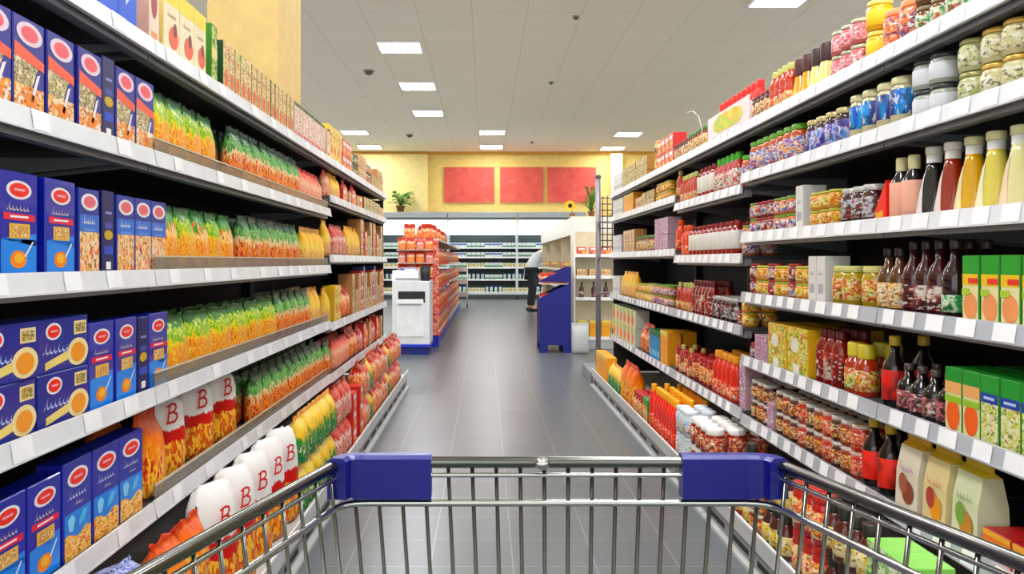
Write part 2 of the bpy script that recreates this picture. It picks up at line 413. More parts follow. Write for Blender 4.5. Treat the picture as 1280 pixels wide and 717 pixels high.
def strokes(pb, x0, x1, z, hgt, y, m, n=5, slant=.35):
    """loose joined-up handwriting drawn as one thin looping ribbon"""
    N_ = n*8; W_ = x1-x0-hgt*slant; pts = []
    for i in range(N_+1):
        t_ = i/N_; a = 2*math.pi*n*t_
        hh = hgt*(.95 if t_ < 1/n else .52 if int(t_*n) % 3 else .7)
        zz_ = z+hh*(.5-.5*math.cos(a)); pts.append((x0+W_*t_+W_/n*.22*math.sin(a)+(zz_-z)*slant, zz_))
    th = hgt*.085
    v = []
    for x, zz_ in pts: v += [(x-th*.6, y, zz_-th), (x+th*.6, y, zz_+th)]
    pb.add(v, [(2*i, 2*i+2, 2*i+3, 2*i+1) for i in range(N_)], m)
blue = M('0f1f8e', .3, 0, .3); dblue = M('0a1566', .35); lblue = M('1583d6', .3); red = M('e5301f', .35); white = M('f4f0ee', .4)
gold = M('e8b54a', .4); orange = M('ee8a1c', .4); cream = M('f0dca6', .4); pink = M('efb3bd', .4)
def logo(p, cx, cz, rx, rz, y, rm=None):
    p.oval(cx, cz, rx, rz, y, white); p.oval(cx, cz, rx*.78, rz*.74, y-.0004, rm or red)
    p.rect(cx-rx*.42, cz-rz*.1, cx+rx*.42, cz+rz*.14, y-.0008, pink)
# A tall blue box with banner
def boxA(w, d, h):
    p = PB().box(-w/2, -d/2, 0, w/2, d/2, h, blue, .002); y = -d/2-.0005
    p.rect(-w*.46, h*.02, w*.46, h*.36, y, lblue)
    p.poly([(-w*.46, h*.36), (w*.46, h*.3), (w*.46, h*.42), (0, h*.40)], y, lblue)
    logo(p, 0, h*.83, w*.33, h*.09, y)
    strokes(p, -w*.32, w*.3, h*.635, h*.08, y, M('d8c9a8'), 6)
    p.poly([(-w*.4, h*.545), (w*.42, h*.535), (w*.42, h*.60), (-w*.4, h*.61)], y, M('d21f3c'))
    p.rect(-w*.24, h*.565, w*.24, h*.585, y-.0004, white)
    p.rect(-w*.26, h*.37, w*.28, h*.51, y-.0004, gold); p.rect(-w*.2, h*.39, w*.22, h*.49, y-.0008, PM(['e7c268', 'c98a24', 'f3dc9c'], 90))
    p.oval(-w*.02, h*.17, w*.22, h*.085, y-.0004, orange); p.oval(-w*.02, h*.18, w*.13, h*.05, y-.0008, M('f6b83e'))
    p.poly([(w*.12, h*.2), (w*.16, h*.19), (w*.38, h*.34), (w*.34, h*.34)], y-.0008, white)
    # side artwork
    p.add([(w/2+.0005, -d*.35, h*.1), (w/2+.0005, d*.35, h*.1), (w/2+.0005, d*.35, h*.3), (w/2+.0005, -d*.35, h*.3)], [(0,1,2,3)], lblue)
    return p
K('boxA', 'pasta_box', 'tall blue pasta box with red oval', 'pasta box', .125, .05, .19, [('pasta_box', boxA(.125, .05, .19))])
def boxB(w, d, h):
    p = PB().box(-w/2, -d/2, 0, w/2, d/2, h, M('1c2f86', .3), .002); y = -d/2-.0005
    p.rect(-w*.48, h*.01, w*.48, h*.5, y, PM(['f0d08a', 'e58a2c', 'f7e3b4', 'd9651c'], 55, (1, 1, .5)))
    p.rect(-w*.48, h*.5, w*.48, h*.7, y, M('3c6fc0'))
    p.oval(0, h*.85, w*.42, h*.1, y, white); p.oval(0, h*.85, w*.3, h*.07, y-.0004, M('e2737f'))
    strokes(p, -w*.36, w*.3, h*.6, h*.1, y-.0004, white, 6); strokes(p, -w*.3, w*.3, h*.52, h*.05, y-.0004, M('9fc6ef'), 7)
    return p
K('boxB', 'pasta_box', 'blue pasta box with pasta photograph', 'pasta box', .095, .05, .182, [('pasta_box', boxB(.095, .05, .182))])
def boxC(w, d, h):
    nv = M('2a2c80', .35)
    p = PB().box(-w/2, -d/2, 0, w/2, d/2, h, nv, .002); y = -d/2-.0005
    p.rect(-w*.48, h*.01, w*.48, h*.3, y, PM(['f3e3bd', 'eeb44c', 'e07b24', 'f6ead0'], 45))
    p.poly([(-w*.48, h*.3), (w*.1, h*.3), (w*.36, h*.62), (-w*.48, h*.62)], y, PM(['cdbd8e', '9c8a5a', 'f0dfb0'], 60))
    p.poly([(-w*.48, h*.58), (w*.48, h*.5), (w*.48, h*.6), (-w*.48, h*.72)], y-.0004, M('f06a50'))
    p.oval(0, h*.84, w*.42, h*.12, y-.0004, M('f1d7e2')); p.oval(0, h*.84, w*.28, h*.08, y-.0008, M('ea6a72'))
    p.poly([(w*.02, h*.16), (w*.1, h*.14), (w*.34, h*.46), (w*.24, h*.44)], y-.0008, white)
    p.oval(w*.05, h*.16, w*.2, h*.07, y-.0008, M('e88a3a'))
    return p
K('boxC', 'pasta_box', 'blue and cream pasta box with orange ribbon', 'pasta box', .11, .05, .178, [('pasta_box', boxC(.11, .05, .178))])
def boxS(w, d, h):
    p = PB().box(-w/2, -d/2, 0, w/2, d/2, h, M('0b1250', .35), .002); y = -d/2-.0005
    p.rect(-w*.3, h*.55, w*.3, h*.62, y, M('4a4f9a')); p.oval(0, h*.47, w*.36, h*.06, y, M('cbaa35'))
    p.rect(-w*.36, h*.24, w*.36, h*.34, y, M('2a4cb0')); p.rect(-w*.2, h*.06, w*.2, h*.15, y, white)
    p.rect(-w*.25, h*.72, w*.28, h*.75, y, M('8d90c4'))
    return p
K('boxS', 'pasta_box', 'dark blue box showing its back panel', 'pasta box', .06, .05, .186, [('pasta_box', boxS(.06, .05, .186))])
def boxD(w, d, h):
    p = PB().box(-w/2, -d/2, 0, w/2, d/2, h, M('12247f', .3, 0, .3), .002); y = -d/2-.0005
    logo(p, -w*.2, h*.76, w*.15, h*.16, y)
    p.rect(w*.2, h*.64, w*.46, h*.9, y, cream); p.rect(w*.23, h*.68, w*.43, h*.86, y-.0004, PM(['b99c3a', '8a7a2a', 'd8b654'], 80))
    strokes(p, -w*.4, w*.12, h*.36, h*.2, y, M('c4cfee'), 6)
    p.poly([(-w*.36, h*.06), (w*.2, h*.22), (w*.2, h*.4), (-w*.36, h*.2)], y, M('ecd583'))
    p.oval(w*.28, h*.3, w*.22, h*.27, y-.0004, cream); p.oval(w*.28, h*.29, w*.15, h*.19, y-.0008, M('e89a34'))
    return p
K('boxD', 'pasta_box', 'wide blue lasagne box', 'pasta box', .2, .09, .105, [('pasta_box', boxD(.2, .09, .105))])
def boxE(w, d, h):
    p = PB().box(-w/2, -d/2, 0, w/2, d/2, h, blue, .002); y = -d/2-.0005
    p.rect(-w*.46, h*.12, w*.46, h*.48, y, lblue)
    pts = [(-w*.46, h*.01), (w*.46, h*.01)]+[(w*.46-w*.92*i/10, h*(.24+.03*math.sin(i*.9))) for i in range(11)]
    p.poly(pts, y-.0004, PM(['f3a52a', 'f7c65a', 'e98a1a'], 50))
    p.poly([(-w*.32, h*.3), (-w*.2, h*.28), (-w*.1, h*.4), (-w*.22, h*.46), (-w*.36, h*.42)], y-.0008, M('8fd4f3'))
    p.poly([(w*.02, h*.3), (w*.2, h*.33), (w*.34, h*.44), (w*.18, h*.45), (w*.04, h*.38)], y-.0008, M('5cbcec'))
    logo(p, 0, h*.82, w*.36, h*.1, y)
    strokes(p, -w*.34, w*.32, h*.62, h*.09, y, M('cfd6ef'), 6); strokes(p, -w*.1, w*.2, h*.54, h*.05, y, M('e8e0b0'), 3)
    return p
K('boxE', 'pasta_box', 'blue pasta box with sky-blue swirl', 'pasta box', .128, .055, .2, [('pasta_box', boxE(.128, .055, .2))])
def simplebox(w, d, h, body, front, art=(), c=.002):
    p = PB().box(-w/2, -d/2, 0, w/2, d/2, h, body, c); y = -d/2-.0005
    p.rect(-w*.48, h*.01, w*.48, h*.99, y, front)
    for k, a in enumerate(art):
        yy = y-.0004*(1+k)
        if a[0] == 'r': p.rect(a[1]*w, a[2]*h, a[3]*w, a[4]*h, yy, a[5])
        elif a[0] == 'o': p.oval(a[1]*w, a[2]*h, a[3]*w, a[4]*h, yy, a[5])
        elif a[0] == 'p': p.poly([(x*w, z*h) for x, z in a[1]], yy, a[2])
        elif a[0] == 's': strokes(p, a[1]*w, a[2]*w, a[3]*h, a[4]*h, yy, a[5])
    return p
def KB(key, name, desc, cat, w, d, h, body, front, art=(), pitch=None):
    K(key, name, desc, cat, w, d, h, [(name, simplebox(w, d, h, body, front, art))], pitch=pitch)
KB('bluebox', 'carton', 'plain royal blue carton with white splash', 'carton', .1, .06, .19, M('1745a6'), M('1a55bb'), [('p', [(-.1,.3),(.3,.5),(.1,.75),(-.2,.6)], M('cfe3f5')), ('o', .05,.5,.15,.1, M('e9b04c'))])
KB('creambox', 'carton', 'cream carton with berries picture', 'carton', .11, .06, .19, M('e8d28a'), M('efe3c0'), [('r', -.48,.75,.48,.99, M('f1d63c')), ('o', .12,.3,.3,.16, M('d9664a')), ('o', .2,.42,.12,.1, M('7a3a2a')), ('s', -.3,.3,.58,.1, M('9a6a58'))])
KB('pinkbox', 'carton', 'pale carton with maroon figure', 'carton', .07, .06, .19, M('caa090'), M('e9d6c0'), [('o', 0,.6,.3,.22, M('9a3c3c')), ('r', -.3,.1,.3,.2, M('d59a6a'))])
KB('greenbox1', 'carton', 'slim green and yellow carton', 'carton', .06, .06, .19, M('3b7a1c'), PM(['3f8a1e', 'b8c832', '1f5c14'], 30), [('r', -.48,.45,.48,.62, M('e8dc90'))])
KB('ricebox', 'carton', 'tall beige carton with green back edge', 'carton', .062, .08, .168, M('17451f'), PM(['f0dfb0', 'd9a25a', 'e9cf90', 'b9c06a'], 38), [('o', 0,.3,.34,.16, M('cf7040')), ('s', -.35,.3,.7,.12, M('8a5a3a'))], pitch=.068)
KB('pinkrice', 'carton', 'narrow pale pink carton with green top', 'carton', .055, .08, .165, M('c9b79a'), PM(['f3dcc8', 'e9a894', 'f6ead8', 'd88a76'], 40), [('r', -.48,.9,.48,.99, M('35622a')), ('r', -.3,.1,.3,.22, M('d2574a'))], pitch=.06)
KB('yelbox', 'carton', 'yellow carton with orange corner', 'carton', .1, .07, .2, M('e6bb2c'), PM(['f2cf40', 'f6dc74', 'e2ac24'], 18), [('o', .1,.35,.28,.14, M('d97a28')), ('s', -.35,.3,.7,.1, M('a0521a'))])
KB('brownbox', 'snack_box', 'small tan box with brown biscuits picture', 'snack box', .12, .09, .085, M('b98a52'), PM(['dcb070', 'b06a2c', 'f0d6a4', '8a4420'], 35), [('r', -.4,.7,.3,.9, M('e6c68c'))])
KB('redbox', 'snack_box', 'small red box with white caption', 'snack box', .11, .08, .09, M('c22a1c'), PM(['d8382a', 'ef6a3c', 'b21c18'], 25), [('r', -.35,.6,.35,.85, white), ('o', .2,.3,.2,.2, M('f3b84a'))])
KB('greenbox', 'soup_carton', 'green-topped yellow carton with fruit bowl', 'food carton', .066, .1, .147, M('2f8a24'), M('f3e9b4'), [('r', -.48,.72,.48,.99, M('1d9a2e')), ('r', -.48,.55,.48,.72, M('f4cc1e')), ('o', .02,.24,.42,.2, M('eba06a')), ('r', -.1,.58,.48,.66, M('e33a2a')), ('r', -.48,.4,.0,.5, M('b9d24a'))], pitch=.0665)
KB('greenbox2', 'soup_carton', 'green carton picturing an orange bowl', 'food carton', .066, .1, .147, M('1f8a2a'), M('e9e6b0'), [('r', -.48,.78,.48,.99, M('129232')), ('r', -.48,.6,.48,.78, M('f2b878')), ('o', 0,.27,.4,.24, M('ef6a14')), ('r', -.48,.46,.48,.56, M('9fc83a'))], pitch=.0665)
KB('greenbox3', 'soup_carton', 'green carton with navy stripe', 'food carton', .066, .1, .147, M('1f8a2a'), PM(['e9e08a', 'c8cf5a', 'f3ebc0', 'a8b84a'], 45), [('r', -.48,.74,.48,.99, M('129232')), ('r', -.48,.6,.48,.74, M('123f96')), ('r', -.3,.65,.3,.69, M('c9dcf4'))], pitch=.0665)
KB('redorange', 'stock_cube_box', 'low red and orange striped box', 'food carton', .1, .12, .062, M('a92020'), M('ef7a1c'), [('p', [(-.48,.2),(.48,.45),(.48,.65),(-.48,.5)], M('e03040')), ('r', -.48,.01,.48,.2, M('f6c8c4')), ('r', -.48,.8,.48,.99, M('f6b040'))])
KB('limebox', 'seasoning_box', 'lime green box with leafy picture', 'food carton', .105, .1, .09, M('8cc466'), PM(['8fd04a', 'd8ec9a', '58a828', 'eef4c8'], 30), [('r', -.48,.01,.48,.14, M('2f9a4a'))])
KB('tallyel', 'cereal_box', 'tall golden yellow pack', 'food carton', .1, .08, .2, M('e8a414'), M('f0aa14'), [('r', -.48,.85,.48,.99, M('e8e070')), ('s', -.35,.3,.6,.12, M('c86a10'))])
KB('tealbox', 'cereal_box', 'tall teal blue pack with green side', 'food carton', .08, .08, .18, M('14602c'), M('1a8ec4'), [('r', -.3,.1,.3,.3, M('8fd0ea')), ('r', -.48,.8,.48,.99, M('1c6a3c'))])
KB('orangepack', 'cereal_box', 'white pack with big orange circle', 'food carton', .17, .1, .13, M('d6e0cc'), M('e6e2a8'), [('r', -.48,.7,.1,.99, M('c8d470')), ('o', -.1,.4,.26,.3, M('ee7a1c')), ('r', .2,.1,.48,.9, M('f0ead8'))])
KB('purplebox', 'small_box', 'small pink and purple patterned box', 'food carton', .075, .08, .1, M('c8a0a8'), PM(['efd8dc', '8a5aa8', 'e9a0a8', '6a3c8a', 'f0e4e0'], 50))
KB('bluesm', 'small_box', 'small navy box with pale corner', 'food carton', .06, .08, .1, M('2b3c7a'), PM(['34508f', 'c8d4e8', '1f2c60'], 25))
KB('yeldisp', 'seasoning_carton', 'big yellow display carton of sachets', 'display carton', .2, .12, .16, M('e0b21c'), PM(['eec020', 'a8c42c', 'f4dc54', 'd98a1c', '8ab02a'], 20), [('o', -.1,.62,.2,.16, M('f4f0da')), ('p', [(-.2,.02),(.1,.02),(.1,.2),(-.2,.24)], M('f4f4ec'))])
KB('whitebox', 'small_box', 'narrow white carton with grey lettering', 'food carton', .07, .08, .15, M('dcdcd8'), M('efece6'), [('s', -.3,.3,.6,.14, M('7a7a90')), ('r', -.3,.2,.3,.4, M('b8b8c0'))])
KB('traybox', 'snack_box', 'shallow tan tray of green-lidded tubs', 'snack box', .14, .1, .05, M('a8763c'), PM(['d8b064', '6a7a3a', 'efdc9a', 'a8502a'], 40))
KB('dairy', 'dairy_carton', 'small white and green dairy pack', 'dairy pack', .11, .1, .13, M('dfe6e6'), M('e9efec'), [('r', -.48,.1,.48,.42, M('3c8a5a')), ('s', -.3,.3,.6,.2, M('3a5aa0'))])
KB('dairyb', 'dairy_carton', 'small white and blue dairy pack', 'dairy pack', .11, .1, .13, M('dfe6ea'), M('eef2f4'), [('r', -.48,.5,.48,.8, M('3a6ab8')), ('o', 0,.3,.2,.15, M('dcc060'))])
KB('dairyc', 'dairy_carton', 'small cream and yellow dairy tub', 'dairy pack', .11, .1, .13, M('e6e0c4'), M('f0ecd8'), [('o', 0,.45,.35,.3, M('c8b060')), ('r', -.48,.86,.48,.99, M('6a9a4a'))])

# bags
def bag(w, d, h, mat, seed, topflare=1.0, neck=None, crimp=None, lean=0):
    rnd = random.Random(seed); p = PB(); rows = 12; seg = 20
    zs = [0, .03, .12, .28, .45, .6, .74, .84, .9, .93, .97, 1.0]
    tk = [.55, .85, 1, 1.02, 1, .92, .72, .42, .12, .05, .05, .05]
    wd = [.88, .97, 1, .99, .985, .98, .97, .96, .96*topflare, .97*topflare, .98*topflare, 1.0*topflare]
    if neck: wd = [.9, .98, 1, 1, .99, .97, .96, .93, .86, .78, .72, .6]; tk = [.6, .9, 1, 1, 1, .98, .93, .82, .68, .55, .42, .2]
    v = []
    ph = rnd.random()*6
    for j in range(rows):
        for i in range(seg):
            a = 2*math.pi*i/seg; ca, sa = math.cos(a), math.sin(a)
            e = .75
            x = math.copysign(abs(ca)**e, ca)*w/2*wd[j]; y = math.copysign(abs(sa)**(.9), sa)*d/2*tk[j]
            cr = .03 if 0 < j < 9 else .0
            if neck and j > 4: cr = .02
            x *= 1+cr*math.sin(ph+j*1.7+i); y *= 1+2.4*cr*math.sin(ph*2+j*2.1+i*2.3)
            if neck and j > 4: f_ = 1+.15*math.sin(i*2.5+ph+j*.3)*(j-5)/5; x *= f_; y *= f_
            if j >= 8: y += .003*math.sin(i*3.1+ph)+lean*(zs[j]-.84)
            v.append((x, y, zs[j]*h+(.006*math.sin(i*1.9+ph) if j == rows-1 else 0)))
    f = []
    for j in range(rows-1):
        for i in range(seg):
            i2 = (i+1) % seg; f.append((j*seg+i, j*seg+i2, (j+1)*seg+i2, (j+1)*seg+i))
    f.append(tuple(range(seg))[::-1]); f.append(tuple((rows-1)*seg+i for i in range(seg)))
    p.add(v, f, mat, True)
    return p
bm_gy = bag_mat('green_yellow_bag_film', [(0, 'f0a020'), (.5, 'f4c23c'), (.56, 'e8d828'), (.64, '4a9a10'), (.74, 'd8dc50'), (.8, '1f7a14'), (1, '083a10')], ['f4b020', 'd8700c', 'f9d45c', 'c85a0c'], sx=5)
bm_gr = bag_mat('green_red_bag_film', [(0, 'b83018'), (.45, 'e8b070'), (.54, 'e6d8a8'), (.6, '1c7a30'), (.7, '8ac06a'), (.76, '0a5226'), (1, '022012')], ['a82010', 'd8501c', 'f0b050', '8c1408'], sx=4, split=.46)
bm_go = bag_mat('green_orange_bag_film', [(0, 'e88a1c'), (.5, 'f2b84a'), (.6, 'f0e0a0'), (.66, 'e04a2c'), (.7, '68a82a'), (.8, '2a8030'), (1, '0d4a1c')], ['f0981c', 'd8600c', 'f6c860', 'e8a030'], sx=5, split=.5)
bm_yl = bag_mat('yellow_bag_film', [(0, 'f0c040'), (.5, 'f4d468'), (.7, 'f0c030'), (1, 'd89a20')], ['f4c848', 'd98a3c', 'f8e4a0', 'a84a3a'], sx=6, split=.4)
bm_rd = bag_mat('red_striped_bag_film', [(0, 'd84a2c'), (.5, 'f2d0b0'), (.8, 'd8402c'), (1, '9a2018')], ['e05a3a', 'f4d8c0', 'c22c1c', 'f0b070'], sx=9, split=.5)
bm_wr = bag_mat('white_top_red_bag_film', [(0, 'c01c14'), (.3, 'c41c16'), (.5, 'b81812'), (.56, 'b81812'), (.58, 'f1ece6'), (1, 'fbf7f2')], ['f2a61c', 'f6cc58', 'b01008', 'e8801c'], sx=3, split=.42, amp=.14)
bm_or = bag_mat('orange_bag_film', [(0, 'e88a14'), (.4, 'f0a01c'), (.7, 'e07414'), (1, 'b02a10')], ['f6b428', 'f8d45c', 'e06a14', 'b82812'], sx=4, split=.5)
bm_og = bag_mat('orange_snack_bag_film', [(0, 'd8341c'), (.5, 'f2a050'), (.6, 'f6e0c0'), (.68, 'c8200c'), (.82, '7a2a14'), (1, 'd84a1c')], ['ee6a1c', 'c81c0c', 'f6c880', '8a3010'], sx=4, split=.5)
bm_yg = bag_mat('yellow_dark_green_bag_film', [(0, '1c6a34'), (.45, '2f8a3c'), (.6, 'f0c040'), (.8, 'f0d870'), (1, 'e08a2c')], ['1c6a34', '2f9a48', '124a26', 'e0e0b0'], sx=4, split=.45)
bm_pk = bag_mat('pink_snack_bag_film', [(0, 'b8301c'), (.4, 'efb0a0'), (.55, 'f4dcd0'), (.65, 'b82418'), (.8, 'd87060'), (1, '7a1c14')], ['e08870', 'b8241c', 'f4d4c0', '8a2a1c'], sx=4, split=.5)
bm_bu = bag_mat('blue_flat_pack_film', [(0, '16246a'), (.5, '2a4cb0'), (1, '101a50')], ['1c3498', 'dfe8f8', '101c60', '2c5cc8'], sx=9, split=1.2)
def KG(key, name, desc, w, d, h, mat, cat='food bag', pitch=None, **k):
    vs = []
    for q in range(3): K(key+str(q), name, desc, cat, w, d, h, [(name, bag(w, d, h, mat, hash((key, q)) % 999 if False else q*31+len(key)*7, **k))], pitch=pitch)
KG('bag_gy', 'pasta_bag', 'yellow pasta bag with green top', .124, .06, .178, bm_gy, pitch=.123)
KG('bag_wide', 'pasta_bag', 'wide yellow and green pasta bag', .2, .07, .175, bm_gy, pitch=.2)
KG('bag_go', 'pasta_bag', 'orange noodle bag with green top', .124, .06, .178, bm_go, pitch=.123)
KG('bag_gr', 'pasta_bag', 'red pasta bag with green top', .128, .06, .19, bm_gr, pitch=.128)
KG('bag_yl', 'pasta_bag', 'plain yellow pasta bag', .12, .07, .19, bm_yl, pitch=.12)
KG('bag_rd', 'pasta_bag', 'red and white striped pasta bag', .095, .06, .165, bm_rd, pitch=.096)
KG('bag_wr', 'pasta_bag', 'large red bag with white top', .155, .085, .235, bm_wr, pitch=.165, neck=True)
KG('bag_or', 'pasta_bag', 'glossy orange and red pasta bag', .15, .09, .22, bm_or, pitch=.16)
KG('bag_big', 'pasta_bag', 'big red bag, twisted white top', .165, .08, .34, bm_wr, pitch=.19, neck=True)
KG('bag_ogL', 'snack_bag', 'tall orange snack bag', .16, .1, .26, bm_or, pitch=.15)
KG('bag_ors', 'pasta_bag', 'short orange and red bag', .14, .09, .165, bm_or, pitch=.15)
KG('bag_og', 'snack_bag', 'puffy orange-red snack bag', .15, .1, .19, bm_og, pitch=.165)
KG('bag_yg', 'snack_bag', 'yellow-topped dark green bag', .14, .09, .18, bm_yg, pitch=.147)
KG('bag_pk', 'snack_bag', 'pink and red snack bag', .13, .08, .18, bm_pk, pitch=.13)
KG('bag_bu', 'noodle_pack', 'flat blue and silver noodle pack', .1, .12, .055, bm_bu, pitch=.104)
# a printed red monogram on the white-topped bags
for q in range(6):
    pb = KINDS[('bag_wr%d' if q < 3 else 'bag_big%d') % (q % 3)].parts[0][1]; y = (-.047 if q < 3 else -.053); z = .16 if q < 3 else .235; rm = M('c8281c')
    def ribbon(pts, th=.0032):
        for (xa, za), (xb_, zb) in zip(pts, pts[1:]):
            l_ = math.hypot(xb_-xa, zb-za); nx, nz = -(zb-za)/l_*th, (xb_-xa)/l_*th; ex, ez = (xb_-xa)/l_*th*.7, (zb-za)/l_*th*.7
            pb.add([(xa-ex-nx, y-.0015, z+za-ez-nz), (xb_+ex-nx, y-.0015, z+zb+ez-nz), (xb_+ex+nx, y-.0015, z+zb+ez+nz), (xa-ex+nx, y-.0015, z+za-ez+nz)], [(0,1,2,3)], rm)
    ribbon([(-.018, 0), (-.012, .05)])
    ribbon([(-.02, .046), (-.004, .052), (.008, .049), (.011, .04), (.005, .03), (-.012, .026)])
    ribbon([(.0, .028), (.013, .022), (.015, .01), (.006, .001), (-.022, -.001)])

def pouch(mat_main, topc, pic):
    w, d, h = .106, .075, .188; p = PB()
    v = []; seg = 4
    lv = [(0, 1, 1), (.02, 1, 1), (.5, .99, .9), (.84, .97, .55), (.9, .97, .1), (1, .97, .08)]
    for z, sx_, sy_ in lv:
        for a, b_ in ((-1,-1),(1,-1),(1,1),(-1,1)): v.append((a*w/2*sx_, b_*d/2*sy_, z*h))
    for j in range(len(lv)-1):
        m = mat_main if j < 3 else topc
        for i in range(4):
            i2 = (i+1) % 4; p.add([v[j*4+i], v[j*4+i2], v[(j+1)*4+i2], v[(j+1)*4+i]], [(0,1,2,3)], m)
    p.add(v[:4], [(3,2,1,0)], mat_main); p.add(v[-4:], [(0,1,2,3)], topc)
    y = -d/2-.001
    p.oval(.01, .045, .028, .03, y, pic[0]); p.oval(-.012, .065, .02, .026, y-.0004, pic[1]); strokes(p, -.035, .04, .1, .022, y+.0005, pic[2], 5, .2)
    return p
K('pouchP', 'baking_pouch', 'beige pouch with nuts picture', 'food pouch', .118, .075, .188, [('baking_pouch', pouch(M('e9ddc4'), M('dcae3a'), (M('8a4a30'), M('a8654a'), M('b08ac0'))))], pitch=.128)
K('pouchO', 'baking_pouch', 'beige pouch with orange fruit picture', 'food pouch', .118, .075, .188, [('baking_pouch', pouch(M('e6d3a2'), M('d8b43a'), (M('eaa02a'), M('b04a3a'), M('e0a070'))))], pitch=.128)
K('pouchG', 'baking_pouch', 'pale green pouch with herb picture', 'food pouch', .118, .075, .188, [('baking_pouch', pouch(M('dfe0b8'), M('d9bd3c'), (M('c98a3a'), M('86a850'), M('8aa860'))))], pitch=.128)

# glass goods turned on a lathe
def turned(key, name, desc, cat, h, r, body, content, label, lz, cap, capz, pitch=None, sq=0, seg=16, lr=None, capname='lid'):
    """body: [(r,z)] fractions; label between lz fractions; cap profile from capz to the top"""
    bp = PB().lathe([(a*r, z*h) for a, z in body], seg, content, sq=sq)
    parts = [(name, bp)]
    if label is not None:
        a0, a1 = (lr or (1, 1)); lp = PB()
        n = seg
        lp.lathe([(a0*r+.0008, lz[0]*h), (a0*r+.0012, lz[0]*h+.0005), (a1*r+.0012, lz[1]*h-.0005), (a1*r+.0008, lz[1]*h)], seg, label, sq=sq)
        parts.append(('label', lp))
    cr = capz[1]*r
    cp = PB().lathe([(cr, capz[0]*h), (cr*1.02, capz[0]*h+.002), (cr*1.02, capz[2]*h*.97), (cr*.92, capz[2]*h)], seg, cap)
    parts.append((capname, cp))
    K(key, name, desc, cat, 2*r, 2*r, capz[2]*h, parts, pitch=pitch or 2*r*1.05)
JAR = [(.85, 0), (1, .03), (1, .74), (.9, .82), (.8, .86), (.8, .9)]
SQ = [(.88, 0), (1, .03), (1, .7), (.75, .8), (.7, .86), (.7, .9)]
BOT = [(.9, 0), (1, .02), (1, .52), (.85, .62), (.42, .74), (.36, .9)]
SAUCE = [(.9, 0), (1, .03), (1, .35), (.86, .5), (1, .62), (.7, .74), (.45, .84), (.42, .88)]
CONE = [(1, 0), (1.02, .02), (.93, .15), (.6, .55), (.42, .76), (.4, .82)]
g = lambda h_, r_=.12: M(h_, r_, 0, .6)
def J(key, desc, h, r, content, label, cap, name='sauce_jar', cat='jar', body=JAR, lz=(.15, .68), pitch=None, **k):
    cc = k.pop('capz', (.84, .92, 1.0))
    turned(key, name, desc, cat, h, r, body, content, label, lz, cap, cc, pitch, **k)
J('blujar', 'jar with blue and purple label', .118, .036, g('4a2a2a'), PM(['3a3f9a', '6a4aa8', 'c8c8e8', '2a80c8'], 40, (1, 1, .4)), M('c9b98a', .3, .4), pitch=.078, name='pickle_jar')
J('blujar2', 'tall cream jar with bright blue label', .135, .038, g('d8cfa8'), PM(['1c5ab8', '2fa0e0', '30306a', '3a3a90'], 25, (1, 1, .3)), M('d6cfa6', .3, .3), lz=(.25, .75), pitch=.08, name='pickle_jar')
J('whtjar', 'white-labelled jar with black lid', .074, .038, g('a8b0a0'), M('dfe2e4'), M('3a3a38', .3, .3), pitch=.08, name='dip_jar')
J('crmjar', 'cream jar with gold lid', .074, .036, g('d8d0a4'), PM(['e6e0c4', 'c8c088', 'f0ecd8'], 30), M('c9a85a', .3, .4), pitch=.075, name='dip_jar')
J('grljar', 'pale green jar with olive lid', .074, .038, g('c8cc98'), PM(['dcd8b0', 'a8b070', 'ece8cc'], 35), M('a8a070', .3, .3), pitch=.079, name='dip_jar')
J('pinkjar', 'small pink jar with grey lid', .075, .033, g('c86a6a'), PM(['e87a8a', 'f0b8b8', 'c84a5a', 'f6dcd8'], 40), M('bdb89a', .3, .3), pitch=.069, name='jam_jar')
J('yeljar', 'small bright yellow jar', .085, .036, g('e8b41c'), M('f4c828'), M('e6d070', .3), pitch=.075, name='jam_jar')
J('grnjar', 'small jar with green label', .075, .033, g('6a4a2a'), PM(['3a8a5a', 'c8d8a8', 'a84a3a', '2a6a3a'], 40), M('8a7a5a', .3), pitch=.069, name='pesto_jar')
J('orgcan', 'orange tub with navy swirl', .115, .043, M('f08044'), PM(['f2743a', 'f0905a', '2a3a6a', 'f2743a', 'f49a70'], 22), M('f0a070', .4), pitch=.09, lz=(.05, .8))
J('conejar', 'golden cone bottle with dark top', .15, .036, g('e8a830'), PM(['f0b03c', 'f4d070', 'e89a24'], 20), M('4a2018', .4), name='sauce_bottle', cat='bottle', body=CONE, lz=(.05, .15), lr=(1, .94), pitch=.075, capz=(.6, .62, 1.0))
J('creamcone', 'pale yellow cone bottle, dark top', .15, .036, g('e9de94'), PM(['ece29c', 'f4efc8', 'dcd07a'], 20), M('3a1c18', .4), name='sauce_bottle', cat='bottle', body=CONE, lz=(.05, .15), lr=(1, .94), pitch=.075, capz=(.6, .62, 1.0))
J('smallspice', 'small brown bottle with buff label', .1, .024, g('4a2418'), PM(['d8a860', '8a2a20', 'efd8a8', 'c87a3a'], 60), M('6a2a24', .4), name='spice_bottle', cat='bottle', pitch=.051)
J('redspice', 'small dark red bottle with green cap', .11, .024, g('7a1c14'), PM(['a8301c', 'e0a050', 'd8d8a0', '5a1c14'], 60), M('4a7a34', .4), name='spice_bottle', cat='bottle', pitch=.051)
J('redbottle', 'tall red squeeze bottle with red cap', .19, .032, M('d42418'), M('e04a3a'), M('e0281c', .4), name='ketchup_bottle', cat='bottle', body=SAUCE, lz=(.08, .33), pitch=.068, capz=(.84, .5, 1.0), capname='cap')
